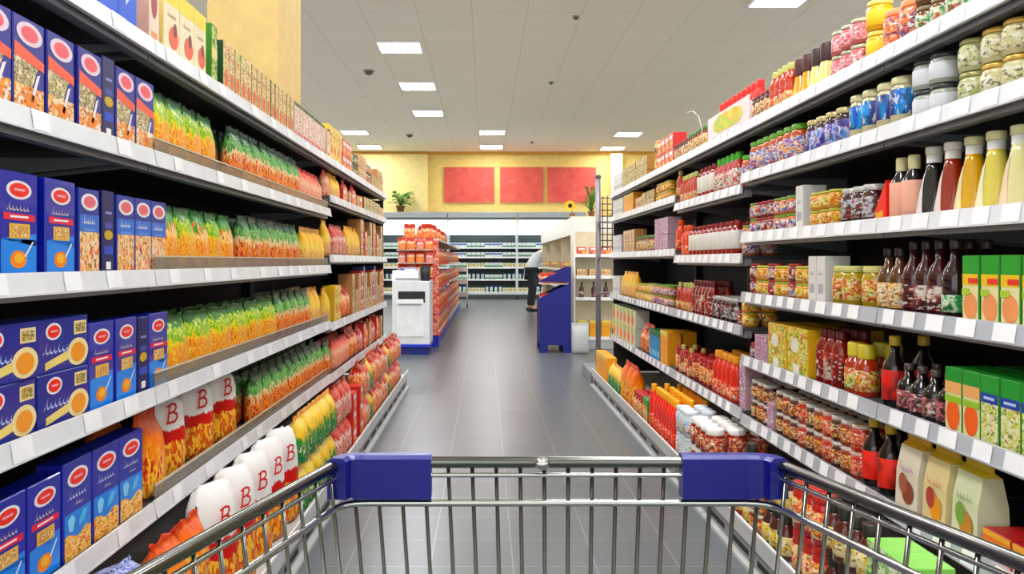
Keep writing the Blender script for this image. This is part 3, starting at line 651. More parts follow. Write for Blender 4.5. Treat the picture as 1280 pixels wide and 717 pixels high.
J('ketchup', 'red ketchup bottle with bright green cap', .165, .034, g('b01c18', .3), PM(['f0e4d4', 'c8301c', 'f6f0e4', '3a7a34'], 30), M('4fae2c', .4), name='ketchup_bottle', cat='bottle', body=[(.9, 0), (1, .03), (1, .55), (.9, .68), (.5, .8), (.45, .84)], lz=(.12, .56), pitch=.074, capz=(.8, .52, 1.0), capname='cap', seg=18)
J('yrbottle', 'slim yellow and red sauce bottle', .155, .026, g('b83c1c'), PM(['e8b43c', 'c83a1c', 'e8d890', 'b04a1c'], 50, (2, 2, .5)), M('c8c87a', .4), name='sauce_bottle', cat='bottle', body=SAUCE, lz=(.06, .34), pitch=.056, capz=(.84, .5, 1), capname='cap')
J('wlbottle', 'dark red bottle with white label', .155, .031, g('8a1a14'), M('eee8dc'), M('8a1c18', .4), name='sauce_bottle', cat='bottle', body=[(.95, 0), (1, .03), (1, .75), (.6, .84), (.5, .88)], lz=(.2, .72), pitch=.078, capz=(.86, .5, 1), capname='cap')
J('orgbottle', 'orange-red sauce bottle', .17, .034, M('e04818', .3, 0, .5), PM(['ee5a24', 'f08a4a', 'd03014'], 30), M('e8581c', .4), name='sauce_bottle', cat='bottle', body=SAUCE, lz=(.08, .34), pitch=.074, capz=(.84, .6, 1), capname='cap')
J('decwht', 'cone decanter of cream dressing', .175, .046, g('e9dcb4'), M('f0e6c8'), M('d8d2a0', .4), name='dressing_bottle', cat='bottle', body=CONE, lz=(.08, .5), lr=(.99, .65), pitch=.098, capz=(.8, .46, 1), capname='cap')
J('decyel', 'cone decanter of yellow oil', .175, .046, g('d8ac1c'), M('efdc9c'), M('dcd6a8', .4), name='dressing_bottle', cat='bottle', body=CONE, lz=(.06, .2), lr=(1.0, .9), pitch=.098, capz=(.8, .46, 1), capname='cap')
J('decred', 'cone decanter of russet dressing', .175, .046, g('9a3a1c'), M('e9d4c0'), M('dedad0', .4), name='dressing_bottle', cat='bottle', body=CONE, lz=(.05, .2), lr=(1.0, .9), pitch=.098, capz=(.8, .46, 1), capname='cap')
J('decblk', 'cone decanter of black dressing', .175, .046, g('161412'), M('e9dcd4'), M('2a2822', .4), name='dressing_bottle', cat='bottle', body=CONE[:4]+[(.44, .72)]+CONE[4:], lz=(.05, .16), lr=(1.0, .95), pitch=.098, capz=(.84, .46, 1), capname='cap')
J('pinkbot', 'slim black bottle with peach label', .165, .03, g('1c1412'), M('f0b8a0'), M('d9d2a4', .4), name='dressing_bottle', cat='bottle', body=[(.95, 0), (1, .02), (1, .6), (.5, .76), (.45, .8)], lz=(.05, .6), pitch=.066, capz=(.78, .5, 1), capname='cap')
J('vinegar', 'dark wine-red bottle with ribbed neck', .185, .03, g('3a0c10'), PM(['5a1418', '2a0a0c', '8a2a24', 'd8c8b8'], 30), M('2c1c18', .4), name='vinegar_bottle', cat='bottle', body=BOT, lz=(.08, .4), pitch=.063, capz=(.88, .42, 1), capname='cap')
J('vingreen', 'dark bottle with green lower label', .185, .03, g('2a0c10'), PM(['2a8a4a', '3aa05a', 'd8e8c8', '1c6a34'], 30), M('3a2a20', .4), name='vinegar_bottle', cat='bottle', body=BOT, lz=(.08, .3), pitch=.063, capz=(.88, .42, 1), capname='cap')
J('amber', 'amber bottle with pale label and black cap', .17, .03, g('5a3814'), PM(['e8c87a', 'c88a3a', 'f0e0b8', '8a5a20'], 40), M('181614', .4), name='vinegar_bottle', cat='bottle', body=BOT, lz=(.06, .45), pitch=.063, capz=(.86, .46, 1), capname='cap')
J('ylid', 'gherkin jar with pale lid', .12, .036, g('b8a02c'), PM(['d8b83a', 'c8481c', 'e6d27a', 'a8b03a'], 40), M('d6d28a', .4), pitch=.076, name='gherkin_jar')
J('yellow3', 'small yellow mustard jar with green lid', .058, .034, g('d89a1c'), PM(['f0c424', 'e8e070', 'd8681c', 'c8b01c'], 40), M('b8b848', .4), pitch=.07, name='mustard_jar')
J('orange3', 'small jar with orange and blue label', .062, .033, g('c8702c'), PM(['e8984a', 'f0e0c8', '3a5aa8', 'c04a24', 'f4ecdc'], 40), M('7aa040', .4), pitch=.068, name='spread_jar')
J('orgtall', 'orange and blue labelled jar, green lid', .13, .037, g('c8602c'), PM(['e8984a', 'f0e8d8', '3a6ac0', 'c04a24', 'f4ecdc'], 26, (1, 1, 2)), M('6aa030', .4), name='spread_jar', pitch=.077)
J('red3', 'small dark red jar with red band', .062, .033, g('7a1c14'), PM(['a82a1c', '8a1c18', 'e8d0b8', '2a4a98'], 30), M('9a2a20', .4), pitch=.068, name='spread_jar')
J('relish', 'dark relish jar with pale lid', .11, .034, g('3a140e'), PM(['5a1c14', 'c8c0c8', '3a1a1c', '8a3a2a'], 30), M('c8c4c0', .3, .3), pitch=.072, name='relish_jar')
J('blackred', 'black bottle with bright red label', .19, .033, g('140c0a'), PM(['e8281c', 'e03a28', '7a2018', 'e8281c'], 12), M('c8a838', .4), name='sauce_bottle', cat='bottle', body=BOT, lz=(.1, .52), pitch=.072, capz=(.86, .44, 1), capname='cap')
J('soy', 'squat black bottle with pink label', .125, .03, g('140a0c'), PM(['3a1418', 'c86a70', '1c0c10', 'd8a8a0'], 35), M('5a4a44', .3, .3), name='sauce_bottle', cat='bottle', body=BOT, lz=(.1, .46), pitch=.065, capz=(.86, .42, 1), capname='cap')
J('honey', 'amber-red jar with yellow-banded cap', .15, .033, g('a8381c'), PM(['e6cf5a', 'c84a1c', 'e8dc8c', '7a9a3a'], 35), M('d8c84a', .3), body=[(.95, 0), (1, .02), (1, .55), (.92, .64), (.66, .7), (.64, .76)], lz=(.1, .5), pitch=.07, capz=(.72, .74, 1), name='chutney_jar')
J('winered', 'tall dark red bottle', .175, .03, g('7a140c'), PM(['8a1a10', '6a100c', 'a82a18', 'd8c8b0'], 14), M('5a0e0a', .4), name='sauce_bottle', cat='bottle', body=[(.95, 0), (1, .02), (1, .66), (.6, .8), (.5, .86)], lz=(.1, .6), pitch=.063, capz=(.84, .56, 1), capname='cap')
J('stack', 'white-lidded sauce jar, orange label', .078, .034, g('8a3a1c'), PM(['e87a24', 'f0c060', '8a2a20', 'e8a03c', '7a3a5a'], 45), M('e4dccc', .35), pitch=.071)
J('stack2', 'dark white-lidded jar, yellow label', .078, .034, g('4a1c14'), PM(['e0b43c', '8a2a20', 'c86a2c', 'e8dc98', '5a2a4a'], 45), M('dcd4c8', .35), pitch=.071)
J('stack3', 'tomato-red jar with pale lid', .078, .034, g('b8341c'), PM(['e0502c', 'ee9a70', 'a82418', 'e8c8a0'], 40), M('e0c0b0', .35), pitch=.071)
J('darkcap', 'brown bottle with yellow label, dark cap', .145, .033, g('4a1a12'), PM(['e6d088', 'e0c43c', 'e8dcb0', 'c8a02c'], 20), M('2a261c', .4), name='sauce_bottle', cat='bottle', body=[(.95, 0), (1, .02), (1, .56), (.62, .72), (.5, .78)], lz=(.12, .52), pitch=.072, capz=(.76, .6, 1), capname='cap')
J('redjarb', 'red tomato sauce jar with yellow label', .14, .036, g('a8241c'), PM(['e8b83c', 'd8381c', 'f0dc98', 'c83c20'], 35), M('a8241c', .4), pitch=.077, name='tomato_sauce_jar')
J('carrot', 'orange-red bottle with yellow cap', .25, .03, M('e0301a', .3, 0, .5), PM(['e83c1c', 'f05a24', 'd82418', 'f08a3a'], 25), M('f0b028', .4), name='sauce_bottle', cat='bottle', body=SAUCE, lz=(.08, .34), pitch=.064, capz=(.84, .5, 1), capname='cap')
J('wcap', 'brown sauce jar with large white lid', .12, .04, g('8a2a18'), PM(['e8a060', '8a2a1c', 'c84a2a', 'e8d8b0'], 30), M('f2f0e8', .4), pitch=.085, capz=(.78, .95, 1))
J('paletub', 'pale tub with blue and white label', .12, .036, M('cfdde4'), PM(['a8c8e0', 'e8e8d8', 'c8b0a0', 'd8e4ec'], 25), M('dce4e8', .4), pitch=.076)
J('ovalred', 'tall red and orange bottle', .2, .034, M('d83418', .3, 0, .4), PM(['e84a24', 'f0a080', 'd82818', 'f0c050'], 22), M('efa428', .4), name='sauce_bottle', cat='bottle', body=SAUCE, lz=(.06, .34), pitch=.072, capz=(.84, .6, 1), capname='cap')
J('milk', 'small white dairy bottle', .16, .04, M('eef0ee'), PM(['6a9ad0', 'e8ecec', '8ac08a', 'e8ecec'], 25), M('4a7ac0', .4), name='milk_bottle', cat='bottle', pitch=.09)
J('bigyel', 'round yellow tub with dark spot', .1, .05, M('e6c860'), PM(['ead070', 'e8c850', '3a2a1c', 'ead070'], 14), M('d8a848', .4), pitch=.11)

def cone_bottle(key, desc, content, wedge, capc):
    h, rr = .175, .041
    prof = [(1, 0), (1.02, .02), (.98, .1), (.72, .45), (.5, .68), (.42, .8)]
    def rad(z):
        for (a, za), (b_, zb) in zip(prof, prof[1:]):
            if z <= zb: return rr*(a+(b_-a)*(z-za)/(zb-za))
        return rr*.42
    body = PB().lathe([(a*rr, z*h) for a, z in prof], 22, content)
    lab = PB(); N_ = 9; v = []
    for j in range(8):
        z = .04+.58*j/7; wd_ = 1.25*(1-j/7)+.12; c_ = -math.pi/2-.55*(1-j/7)-.1
        for i in range(N_):
            a = c_+wd_*(i/(N_-1)-.5)*1.5; q = rad(z)+.0012; v.append((q*math.cos(a), q*math.sin(a), z*h))
    lab.add(v, [(j*N_+i, j*N_+i+1, (j+1)*N_+i+1, (j+1)*N_+i) for j in range(7) for i in range(N_-1)], wedge, True)
    neck = PB().lathe([(rr*.43, h*.72), (rr*.44, h*.73), (rr*.44, h*.88), (rr*.4, h*.89)], 18, M('f3f1ea', .35))
    cap = PB().lathe([(rr*.46, h*.885), (rr*.5, h*.9), (rr*.5, h*.985), (rr*.44, h)], 18, capc)
    K(key, 'dressing_bottle', desc, 'bottle', 2*rr, 2*rr, h, [('dressing_bottle', body), ('label', lab), ('neck_seal', neck), ('cap', cap)], pitch=.088)
cone_bottle('decwht', 'cone decanter of cream dressing', g('e6dfa8'), M('f3d9bc'), M('e4dfae', .4))
cone_bottle('decpal', 'cone decanter of pale lemon dressing', g('dfd06a'), M('f3ecc8'), M('e4dfae', .4))
cone_bottle('decyel', 'cone decanter of yellow oil', g('d8a808'), M('f1e2ae'), M('dcd6a8', .4))
cone_bottle('decred', 'cone decanter of russet dressing', g('8a2c10'), M('f0d9cc'), M('e6e2d8', .4))
cone_bottle('decblk', 'cone decanter of black dressing', g('141210'), M('eadfdc'), M('e0dcc8', .4))

# ---------------------------------------------------------------- filling the shelves
ORD = ['first', 'second', 'third', 'fourth', 'fifth', 'sixth', 'seventh', 'eighth', 'ninth', 'tenth', 'eleventh', 'twelfth', 'thirteenth', 'fourteenth', 'fifteenth', 'sixteenth', 'seventeenth', 'eighteenth', 'nineteenth', 'twentieth']
def ordw(n):
    if n <= 20: return ORD[n-1]
    t = {2: 'twenty', 3: 'thirty', 4: 'forty', 5: 'fifty', 6: 'sixty'}[n//10]
    return (t[:-1]+'ieth') if n % 10 == 0 else t+'-'+ORD[n % 10-1]
CNT = {}
LV = {'L': ['top', 'second', 'third', 'fourth', 'fifth', 'bottom'], 'R': ['top', 'second', 'third', 'fourth', 'fifth', 'sixth', 'bottom']}
def shelf_z(side, lvl, Y):
    if side == 'L':
        if lvl == 5: return BASEZ-.03
        return (ZL if Y < JL[2] else ZL3)[lvl]+.01
    if lvl == 6: return BASEZ-.03
    if Y < JR[2]: return ZR[lvl]+.01
    k = {0: 0, 1: 1, 2: 2, 3: 3, 4: 3, 5: 4}[lvl]
    return (ZRm if Y < JR[3] else ZRf)[k]+.01
def y_of(side, lvl, px):
    base = (side == 'L' and lvl == 5) or (side == 'R' and lvl == 6)
    if side == 'L': return ((BL if base else WL)+.04)*F/(VX-px)
    return ((BR if base else WR)+.04)*F/(px-VX)
def pick(key, rnd):
    if key in KINDS: return KINDS[key]
    return KINDS[key+str(rnd.randrange(3))]
RN = random.Random(11)
TAKEN = {}
def free(side, lvl, c, w_):
    k = (side, round(shelf_z(side, lvl, c), 2)); t_ = TAKEN.setdefault(k, [])
    for _ in range(40):
        hit = [b_ for a, b_ in t_ if a < c+w_/2-.0005 and b_ > c-w_/2+.0005]
        if not hit: break
        c = max(hit)+w_/2+.002
    t_.append((c-w_/2, c+w_/2)); return c
def put(side, lvl, Y, kind, row=0, z=None, layer='', extra=0, tilt=None, jy=.002, roff=0):
    s = -1 if side == 'L' else 1
    base = (side == 'L' and lvl == 5) or (side == 'R' and lvl == 6)
    Wd = {('L', 0): WL, ('L', 1): BL, ('R', 0): WR, ('R', 1): BR}[(side, int(base))]
    X = s*(Wd+.024+kind.d/2+row*(kind.d+.012)+extra+roff)
    if z is None: z = shelf_z(side, lvl, Y)
    turn = -.45 if (side == 'L' and ('white top' in kind.desc or 'twisted' in kind.desc)) else 0
    if turn: X += s*.03
    sl = 'fifth' if (side == 'R' and lvl == 5 and Y > JR[2]) else ('fourth' if (side == 'R' and lvl in (3, 4) and Y > JR[2]) else LV[side][lvl])
    key = (kind.desc, side, sl, layer, row); n = CNT.get(key, 0)+1; CNT[key] = n
    sidew = 'left' if side == 'L' else 'right'
    mid = ' '.join(q for q in (['', 'rear', 'rearmost'][row], layer.replace(' layer', '')) if q)
    lab = '%s, %s from near end, %s%s %s shelf' % (kind.desc, ordw(n), mid+', ' if mid else '', sl, sidew)
    nz = [q+.01 for q in ((ZL if Y < JL[2] else ZL3) if side == 'L' else (ZR if Y < JR[2] else ZRm if Y < JR[3] else ZRf)) if q > z+.03]
    sc = min(1, (min(nz)-.052-z)/kind.h) if nz and not layer and not (base and row == 0) else 1
    rz = turn+(math.pi/2 if side == 'L' else -math.pi/2)+(RN.uniform(-.06, .06) if 'bag' in kind.name else RN.uniform(-.03, .03))
    return kind.place((X, Y+RN.uniform(-jy, jy), z+.0005), rz, lab, '%ss on the %s %s shelf' % (kind.name.replace('_', ' '), sl, sidew), Y < 5.2, tilt, sc)
def run(side, lvl, a, b, keys, stack=1, rows=1, gap=1.0, seq=False):
    """fill from pixel column a to b (near to far) with the given kinds"""
    ya, yb = sorted((y_of(side, lvl, a), y_of(side, lvl, b)))
    if isinstance(keys, str): keys = [keys]
    js = ([JL[2], JL[3]] if side == 'L' else [JR[2], JR[3], JR[5]])
    y = ya; i = 0
    while True:
        kd = pick(keys[i % len(keys)] if seq else keys[min(len(keys)-1, int((y-ya)/max(1e-6, yb-ya)*len(keys)))], RN)
        p = kd.pitch*gap
        if y+p > yb+p*.35: break
        c = y+p/2
        for j in js[:-1]:                  # never straddle a change of shelf height
            if abs(c-j) < kd.w/2+.01: c = j+kd.w/2+.014
        c = free(side, lvl, c, max(kd.w+.003, min(kd.pitch, kd.w+.01)))
        for j in js[:-1]:
            if abs(c-j) < kd.w/2+.01: c = free(side, lvl, j+kd.w/2+.014, kd.w+.003)
        if c-y > kd.pitch*1.5 and c > yb+.1: break
        if c+kd.w/2 > js[-1]-.02 and not (side == 'L' and lvl == 5): break
        y = c+p/2; i += 1
        for r in range(rows):
            z = shelf_z(side, lvl, c)
            nz = [q+.01 for q in ((ZL if c < JL[2] else ZL3) if side == 'L' else (ZR if c < JR[2] else ZRm if c < JR[3] else ZRf)) if q > z+.03]
            bs = (side == 'L' and lvl == 5) or (side == 'R' and lvl == 6)
            stk = stack if (not nz or (bs and r == 0)) else max(1, min(stack, int((min(nz)-.05-z)/kd.h)))
            for k in range(stk):
                put(side, lvl, c, kd, r, z, '' if stk == 1 else ['bottom', 'second-lowest', 'third-lowest', 'third-highest', 'second-highest', 'topmost'][k] if stk == 6 else ['lower layer', 'upper layer', 'topmost layer'][k] if stack < 3 or k != 1 else 'middle layer')
                z += kd.h+.001
    return y
def at(side, lvl, px, key, **k):
    kd = pick(key, RN); Y = free(side, lvl, y_of(side, lvl, px), kd.w+.003)
    st = k.pop('stack', 1); z = shelf_z(side, lvl, Y)
    for j in range(st):
        put(side, lvl, Y, kd, z=z, layer='' if st == 1 else ['lower layer', 'upper layer'][j], **k); z += kd.h+.001

# LEFT
L = 'L'
run(L, 0, 40, 112, 'bluebox'); run(L, 0, 113, 176, 'bluebox'); run(L, 0, 177, 195, 'pinkbox'); run(L, 0, 197, 255, 'creambox'); run(L, 0, 257, 270, 'greenbox1')
run(L, 0, 272, 362, 'ricebox'); run(L, 0, 363, 405, 'pinkrice'); run(L, 0, 405, 424, 'yelbox'); run(L, 0, 425, 484, ['redbox', 'grnjar', 'brownbox', 'stack2', 'traybox', 'brownbox', 'pinkjar', 'traybox'], stack=2)
for x in (-74, -25, 23, 66, 103): at(L, 1, x, 'boxC')
at(L, 1, 126, 'boxS'); at(L, 1, 146, 'boxC'); at(L, 1, 172, 'boxC')
run(L, 1, 188, 276, 'bag_gy', rows=2); run(L, 1, 288, 372, 'bag_gr', rows=2); run(L, 1, 373, 411, 'bag_rd', rows=1)
run(L, 1, 413, 424, 'bag_yl'); run(L, 1, 425, 450, ['redbox', 'bag_rd', 'brownbox'], stack=2, seq=True); run(L, 1, 452, 484, ['traybox', 'brownbox'], stack=2)
for x in (-60, 12, 66): at(L, 2, x, 'boxA')
at(L, 2, 103, 'boxB'); at(L, 2, 127, 'boxS'); at(L, 2, 149, 'boxB'); at(L, 2, 168, 'boxB'); at(L, 2, 183, 'boxB')
run(L, 2, 196, 298, ['bag_go', 'bag_gy'], rows=2, seq=True); run(L, 2, 300, 376, 'bag_gr', rows=2); run(L, 2, 378, 411, 'bag_yl')
run(L, 2, 416, 432, 'bag_pk'); run(L, 2, 433, 447, 'bag_yl'); run(L, 2, 448, 484, ['brownbox', 'stack3', 'redbox', 'traybox', 'brownbox', 'vinegar'], stack=3, seq=True)
at(L, 3, -98, 'boxD', stack=2); at(L, 3, -7, 'boxD', stack=2); at(L, 3, 68, 'boxD', stack=2)
for x in (109, 141): at(L, 3, x, 'boxA')
at(L, 3, 163, 'boxS'); at(L, 3, 184, 'boxA')
run(L, 3, 196, 342, 'bag_wide', rows=2); run(L, 3, 343, 384, 'bag_gr', rows=2); run(L, 3, 385, 410, 'bag_yl', rows=2); run(L, 3, 415, 424, 'yelbox'); run(L, 3, 425, 436, 'bag_og')
run(L, 3, 437, 484, ['brownbox', 'traybox', 'brownbox', 'redbox', 'bluesm'], stack=3, seq=True)
for x in (-60, -4): at(L, 4, x, 'boxA')
at(L, 4, 46, 'boxA')
for x in (88, 124, 156): at(L, 4, x, 'boxE')
run(L, 4, -60, 160, 'boxE', rows=1) if False else None
run(L, 4, 179, 205, 'bag_or', rows=2); run(L, 4, 207, 216, 'bag_or', rows=2)
for x in (226, 262, 292): at(L, 4, x, 'bag_wr')
run(L, 4, 316, 412, 'bag_gr', rows=2); run(L, 4, 416, 434, 'bag_rd', rows=2); run(L, 4, 435, 447, 'bag_og', rows=2); run(L, 4, 448, 484, ['bag_pk', 'redbox', 'bag_og', 'brownbox', 'bag_pk'], rows=2, stack=2, seq=True)
run(L, 5, 60, 200, 'bag_bu', stack=6); run(L, 5, 204, 264, 'bag_ors', stack=2); run(L, 5, 276, 372, 'bag_big'); run(L, 5, 373, 418, 'bag_yg', rows=2, stack=2)
run(L, 5, 420, 436, ['bag_pk'], stack=2, rows=2); run(L, 5, 437, 450, ['redbox'], stack=3, rows=2); run(L, 5, 451, 500, ['bag_og', 'bag_pk', 'bag_yg', 'bag_og', 'bag_og', 'bag_pk'], rows=2, stack=2, seq=True)

# RIGHT
R = 'R'
run(R, 0, 1330, 1148, 'grnjar', stack=2); run(R, 0, 1146, 1100, 'orgcan'); run(R, 0, 1099, 1078, 'yeljar', stack=2); run(R, 0, 1077, 1034, 'pinkjar', stack=2)
run(R, 0, 1032, 1012, 'creamcone'); run(R, 0, 1011, 992, 'conejar'); run(R, 0, 991, 942, ['yrbottle', 'smallspice']); 
run(R, 0, 884, 846, ['redspice', 'smallspice'], rows=2); run(R, 0, 845, 826, 'redbox', stack=2); run(R, 0, 824, 818, 'bigyel', stack=2)
run(R, 0, 812, 782, 'traybox', stack=3); run(R, 0, 780, 765, ['whitebox'])
run(R, 1, 1420, 1225, 'crmjar', stack=2); run(R, 1, 1222, 1185, 'grljar', stack=2); run(R, 1, 1183, 1132, ['whtjar'], stack=2); run(R, 1, 1131, 1096, 'blujar2'); 
run(R, 1, 1093, 1060, 'blujar2'); run(R, 1, 1058, 1006, 'blujar'); run(R, 1, 1000, 927, 'orgtall')
run(R, 1, 923, 896, 'ketchup'); run(R, 1, 894, 872, 'wlbottle'); run(R, 1, 871, 846, 'yrbottle'); run(R, 1, 838, 822, 'yellow3', stack=2); run(R, 1, 821, 795, ['traybox', 'brownbox'], stack=2); run(R, 1, 794, 782, 'tallyel') ; run(R, 1, 781, 765, 'whitebox')
for x_, k_ in ((1375, 'decwht'), (1337, 'decwht'), (1303, 'decwht'), (1272, 'decwht'), (1242, 'decpal'), (1213, 'decyel'), (1187, 'decred'), (1163, 'decblk'), (1141, 'pinkbot'), (1125, 'pinkbot')): at(R, 2, x_, k_)
run(R, 2, 1093, 1048, 'relish', rows=1); run(R, 2, 1048, 1012, 'yellow3', stack=2); run(R, 2, 1010, 996, 'whitebox', gap=.95); run(R, 2, 994, 928, ['orange3', 'red3', 'orange3'], stack=2, rows=2)
run(R, 2, 922, 864, 'wlbottle', rows=2); run(R, 2, 862, 846, 'orgbottle'); run(R, 2, 838, 822, 'purplebox', stack=2); run(R, 2, 821, 798, 'redspice', rows=2); run(R, 2, 796, 780, 'tallyel' if False else 'brownbox', stack=2); run(R, 2, 779, 765, 'whitebox')
run(R, 3, 1420, 1262, 'greenbox', rows=2); run(R, 3, 1262, 1200, 'greenbox', rows=2); run(R, 3, 1197, 1180, 'vingreen', rows=2); run(R, 3, 1178, 1128, 'vinegar', rows=2); run(R, 3, 1126, 1098, 'amber', rows=2)
run(R, 3, 1093, 1070, 'ylid', rows=2); run(R, 3, 1068, 1040, 'ylid', rows=2); run(R, 3, 1038, 1018, 'whitebox'); run(R, 3, 1016, 928, ['yellow3', 'yellow3', 'red3'], stack=2, rows=2, seq=True)
run(R, 4, 1420, 1243, 'greenbox3', rows=2); run(R, 4, 1242, 1197, 'greenbox2', rows=2); run(R, 4, 1195, 1121, 'soy', rows=2); run(R, 4, 1119, 1098, 'blackred', rows=2)
run(R, 4, 1092, 1084, 'blackred', rows=1); run(R, 4, 1083, 1054, 'honey', rows=2); run(R, 4, 1052, 1019, 'winered', rows=2); run(R, 4, 1017, 970, 'yeldisp', rows=2); run(R, 4, 968, 948, 'purplebox', rows=2); run(R, 4, 947, 928, ['red3', 'bluesm'], rows=2, stack=1)
# far bays have one fewer level; level index 3 means the shelf at .766
run(R, 3, 920, 893, 'relish', rows=2); run(R, 3, 891, 868, 'winered', rows=2); run(R, 3, 866, 847, 'yrbottle', rows=2); run(R, 3, 838, 818, 'orange3', stack=2, rows=2); run(R, 3, 817, 797, 'yellow3', stack=2, rows=2); run(R, 3, 795, 778, ['bag_yl'], rows=1); run(R, 3, 777, 765, 'whitebox')
run(R, 5, 1420, 1237, 'redorange', rows=2); at(R, 5, 1213, 'pouchG'); at(R, 5, 1175, 'pouchO'); at(R, 5, 1140, 'pouchP'); run(R, 5, 1114, 1098, 'blackred', rows=2)
run(R, 5, 1093, 1080, 'blackred', rows=2); run(R, 5, 1078, 1000, ['stack3', 'stack', 'stack2'], stack=2, rows=3, seq=True); run(R, 5, 998, 928, ['stack2', 'stack', 'stack2', 'purplebox'], stack=2, rows=2, seq=True)
run(R, 5, 920, 893, ['ovalred'], rows=2); run(R, 5, 891, 874, ['redjarb'], rows=2); run(R, 5, 872, 848, ['redjarb', 'smallspice', 'yrbottle'], rows=2, stack=1, seq=True); run(R, 5, 838, 829, 'tallyel', rows=2); run(R, 5, 828, 815, 'tealbox', rows=2); run(R, 5, 813, 801, 'bag_og'); run(R, 5, 797, 765, 'orangepack', stack=2)
run(R, 6, 1330, 1150, 'limebox', rows=2, stack=2); run(R, 6, 1148, 1090, 'limebox', rows=2, stack=3); run(R, 6, 1088, 985, ['darkcap', 'redjarb'], rows=2, stack=2); run(R, 6, 983, 927, ['darkcap', 'stack', 'darkcap'], rows=2, stack=2); run(R, 6, 925, 900, 'redjarb', rows=2)
run(R, 6, 898, 862, 'wcap', rows=3, stack=2); run(R, 6, 861, 846, 'paletub', rows=2, stack=2); run(R, 6, 845, 814, 'carrot', rows=3); run(R, 6, 813, 806, 'tallyel' if False else 'greenbox', rows=2); run(R, 6, 805, 793, 'redjarb', rows=2); run(R, 6, 792, 778, 'bag_ogL', rows=1); run(R, 6, 777, 762, 'bag_yg', rows=2); run(R, 6, 761, 748, 'tallyel', rows=1)

# display carton of red bottles on the top right shelf
def shelf_carton(side, lvl, pa, pb, h, d, mats, label, name, cutfront=True):
    ya, yb = sorted((y_of(side, lvl, pa), y_of(side, lvl, pb))); s = 1
    z = shelf_z(side, lvl, (ya+yb)/2); w_ = yb-ya
    t = thing(name, label, 'display carton', (WR+.03+d/2, (ya+yb)/2, z+.0005), -math.pi/2)
    return t, w_
t, w_ = shelf_carton('R', 0, 940, 888, .12, .12, None, 'white shrink-wrapped carton with yellow oval holding red bottles, top right shelf', 'display_carton')
wm = M('f0dcdc', .3)
obj('front_panel', PB().box(-w_/2, -.062, 0, w_/2, -.058, .125, wm, .001).rect(-w_/2+.005, .002, w_/2-.005, .022, -.0625, M('d8485a')), t)
p = PB(); p.poly([(-w_*.22, .035), (w_*.26, .035), (w_*.36, .06), (w_*.34, .095), (w_*.2, .112), (-w_*.2, .112), (-w_*.34, .09), (-w_*.34, .055)], -.0632, PM(['e8d820', 'a8c81c', 'f2b41c', 'd8dc30'], 12))
obj('yellow_emblem', p, t)['label'] = 'yellow-green oval emblem'
obj('base_tray', PB().box(-w_/2, -.058, 0, w_/2, .062, .003, wm), t)
for sx in (-1, 1): obj('side_panel', PB().box(sx*(w_/2-.0015)-.0015, -.058, .003, sx*(w_/2-.0015)+.0015, .062, .1, wm), t)
ya = t.location.y-w_/2
kd = KINDS['redbottle']; n = int((w_-.01)/.066)
for i in range(n):
    for r in range(1):
        k2 = kd.place((WR+.03+.06+r*.0, ya+.012+.033+i*(w_-.024-.066)/(n-1), t.location.z+.0035), -math.pi/2, 'red bottle standing in the white carton, %s from near end' % ordw(i+1), 'red bottles in the white carton', True)
# red slanted carton with relish on third right shelf
y0_, y1_ = y_of('R', 2, 1112), y_of('R', 2, 1098)
t = thing('display_carton', 'bright red slanted carton beside peach-labelled bottles, third right shelf', 'display carton', (WR+.03+.06, (y0_+y1_)/2, ZR[2]+.011), -math.pi/2)
hw = (y1_-y0_)/2
pb = PB(); v = [(-hw, -.06, 0), (hw, -.06, 0), (hw, .06, 0), (-hw, .06, 0), (-hw, -.06, .03), (hw, -.06, .11), (hw, .06, .11), (-hw, .06, .03)]
pb.add(v, [(0,3,2,1),(4,5,6,7),(0,1,5,4),(1,2,6,5),(2,3,7,6),(3,0,4,7)], M('e4241c', .35)); obj('carton_body', pb, t)
obj('yellow_caption', PB().poly([(-hw*.8, .008), (hw*.5, .012), (hw*.5, .03), (-hw*.8, .024)], -.0606, M('e8b42c')), t)

# ---------------------------------------------------------------- shopping trolley
chrome = M('74756f', .18, 1); chrome2 = M('c4c5bf', .2, 1); chrome3 = M('55554e', .3, .9); bluep = M('070c64', .35, 0, .15)  # chrome darkened: the dark floor's reflection is put into its colour
YC = 1.0; CX0 = .0825; RIM = H-.235
def halfw(y, z):                       # basket half width at depth y, height z
    return (.2525+.0875*(YC-y)/.357)*(.84+.16*min(1, (z-.38)/(RIM-.38)))
ct = thing('shopping_trolley', 'wire shopping trolley with blue corner guards in the aisle foreground', 'shopping trolley', (CX0, .55, 0))
def T(p): return (p[0]-CX0, p[1]-.55, p[2])
def P(side, y, z): return T((CX0+side*halfw(y, z), y, z))
YN = .1
cr = .035
def rim_path(z, inset=0, yn=YN, rc=.03):
    a = []
    for sd in (-1, 1):
        seq = [(yy) for yy in (yn, .3, .5, .7, .85, YC-rc-inset)]
        pts = [Vector(P(sd, yy, z)) for yy in seq]
        c = Vector(P(sd, YC-inset, z)); e = c+Vector((-sd*rc, 0, 0))
        arc = [(pts[-1]*(1-t_)**2+c*2*t_*(1-t_)+e*t_*t_) for t_ in (.25, .5, .75, 1)]
        a.append(pts+arc)
    return a[0]+a[1][::-1]
obj('rim_tube', PB().tube(rim_path(RIM), .0068, chrome, 12), ct)
obj('rail', PB().tube(rim_path(RIM-.014, .004), .0028, chrome2, 8), ct)
def wavy(pts):
    return pts
obj('rail', PB().tube(rim_path(RIM-.047, .002), .0042, chrome2, 8), ct)
for zz in (RIM-.16, RIM-.27, .40): obj('rail', PB().tube(rim_path(zz, .002), .003, chrome, 8), ct)
N = 18
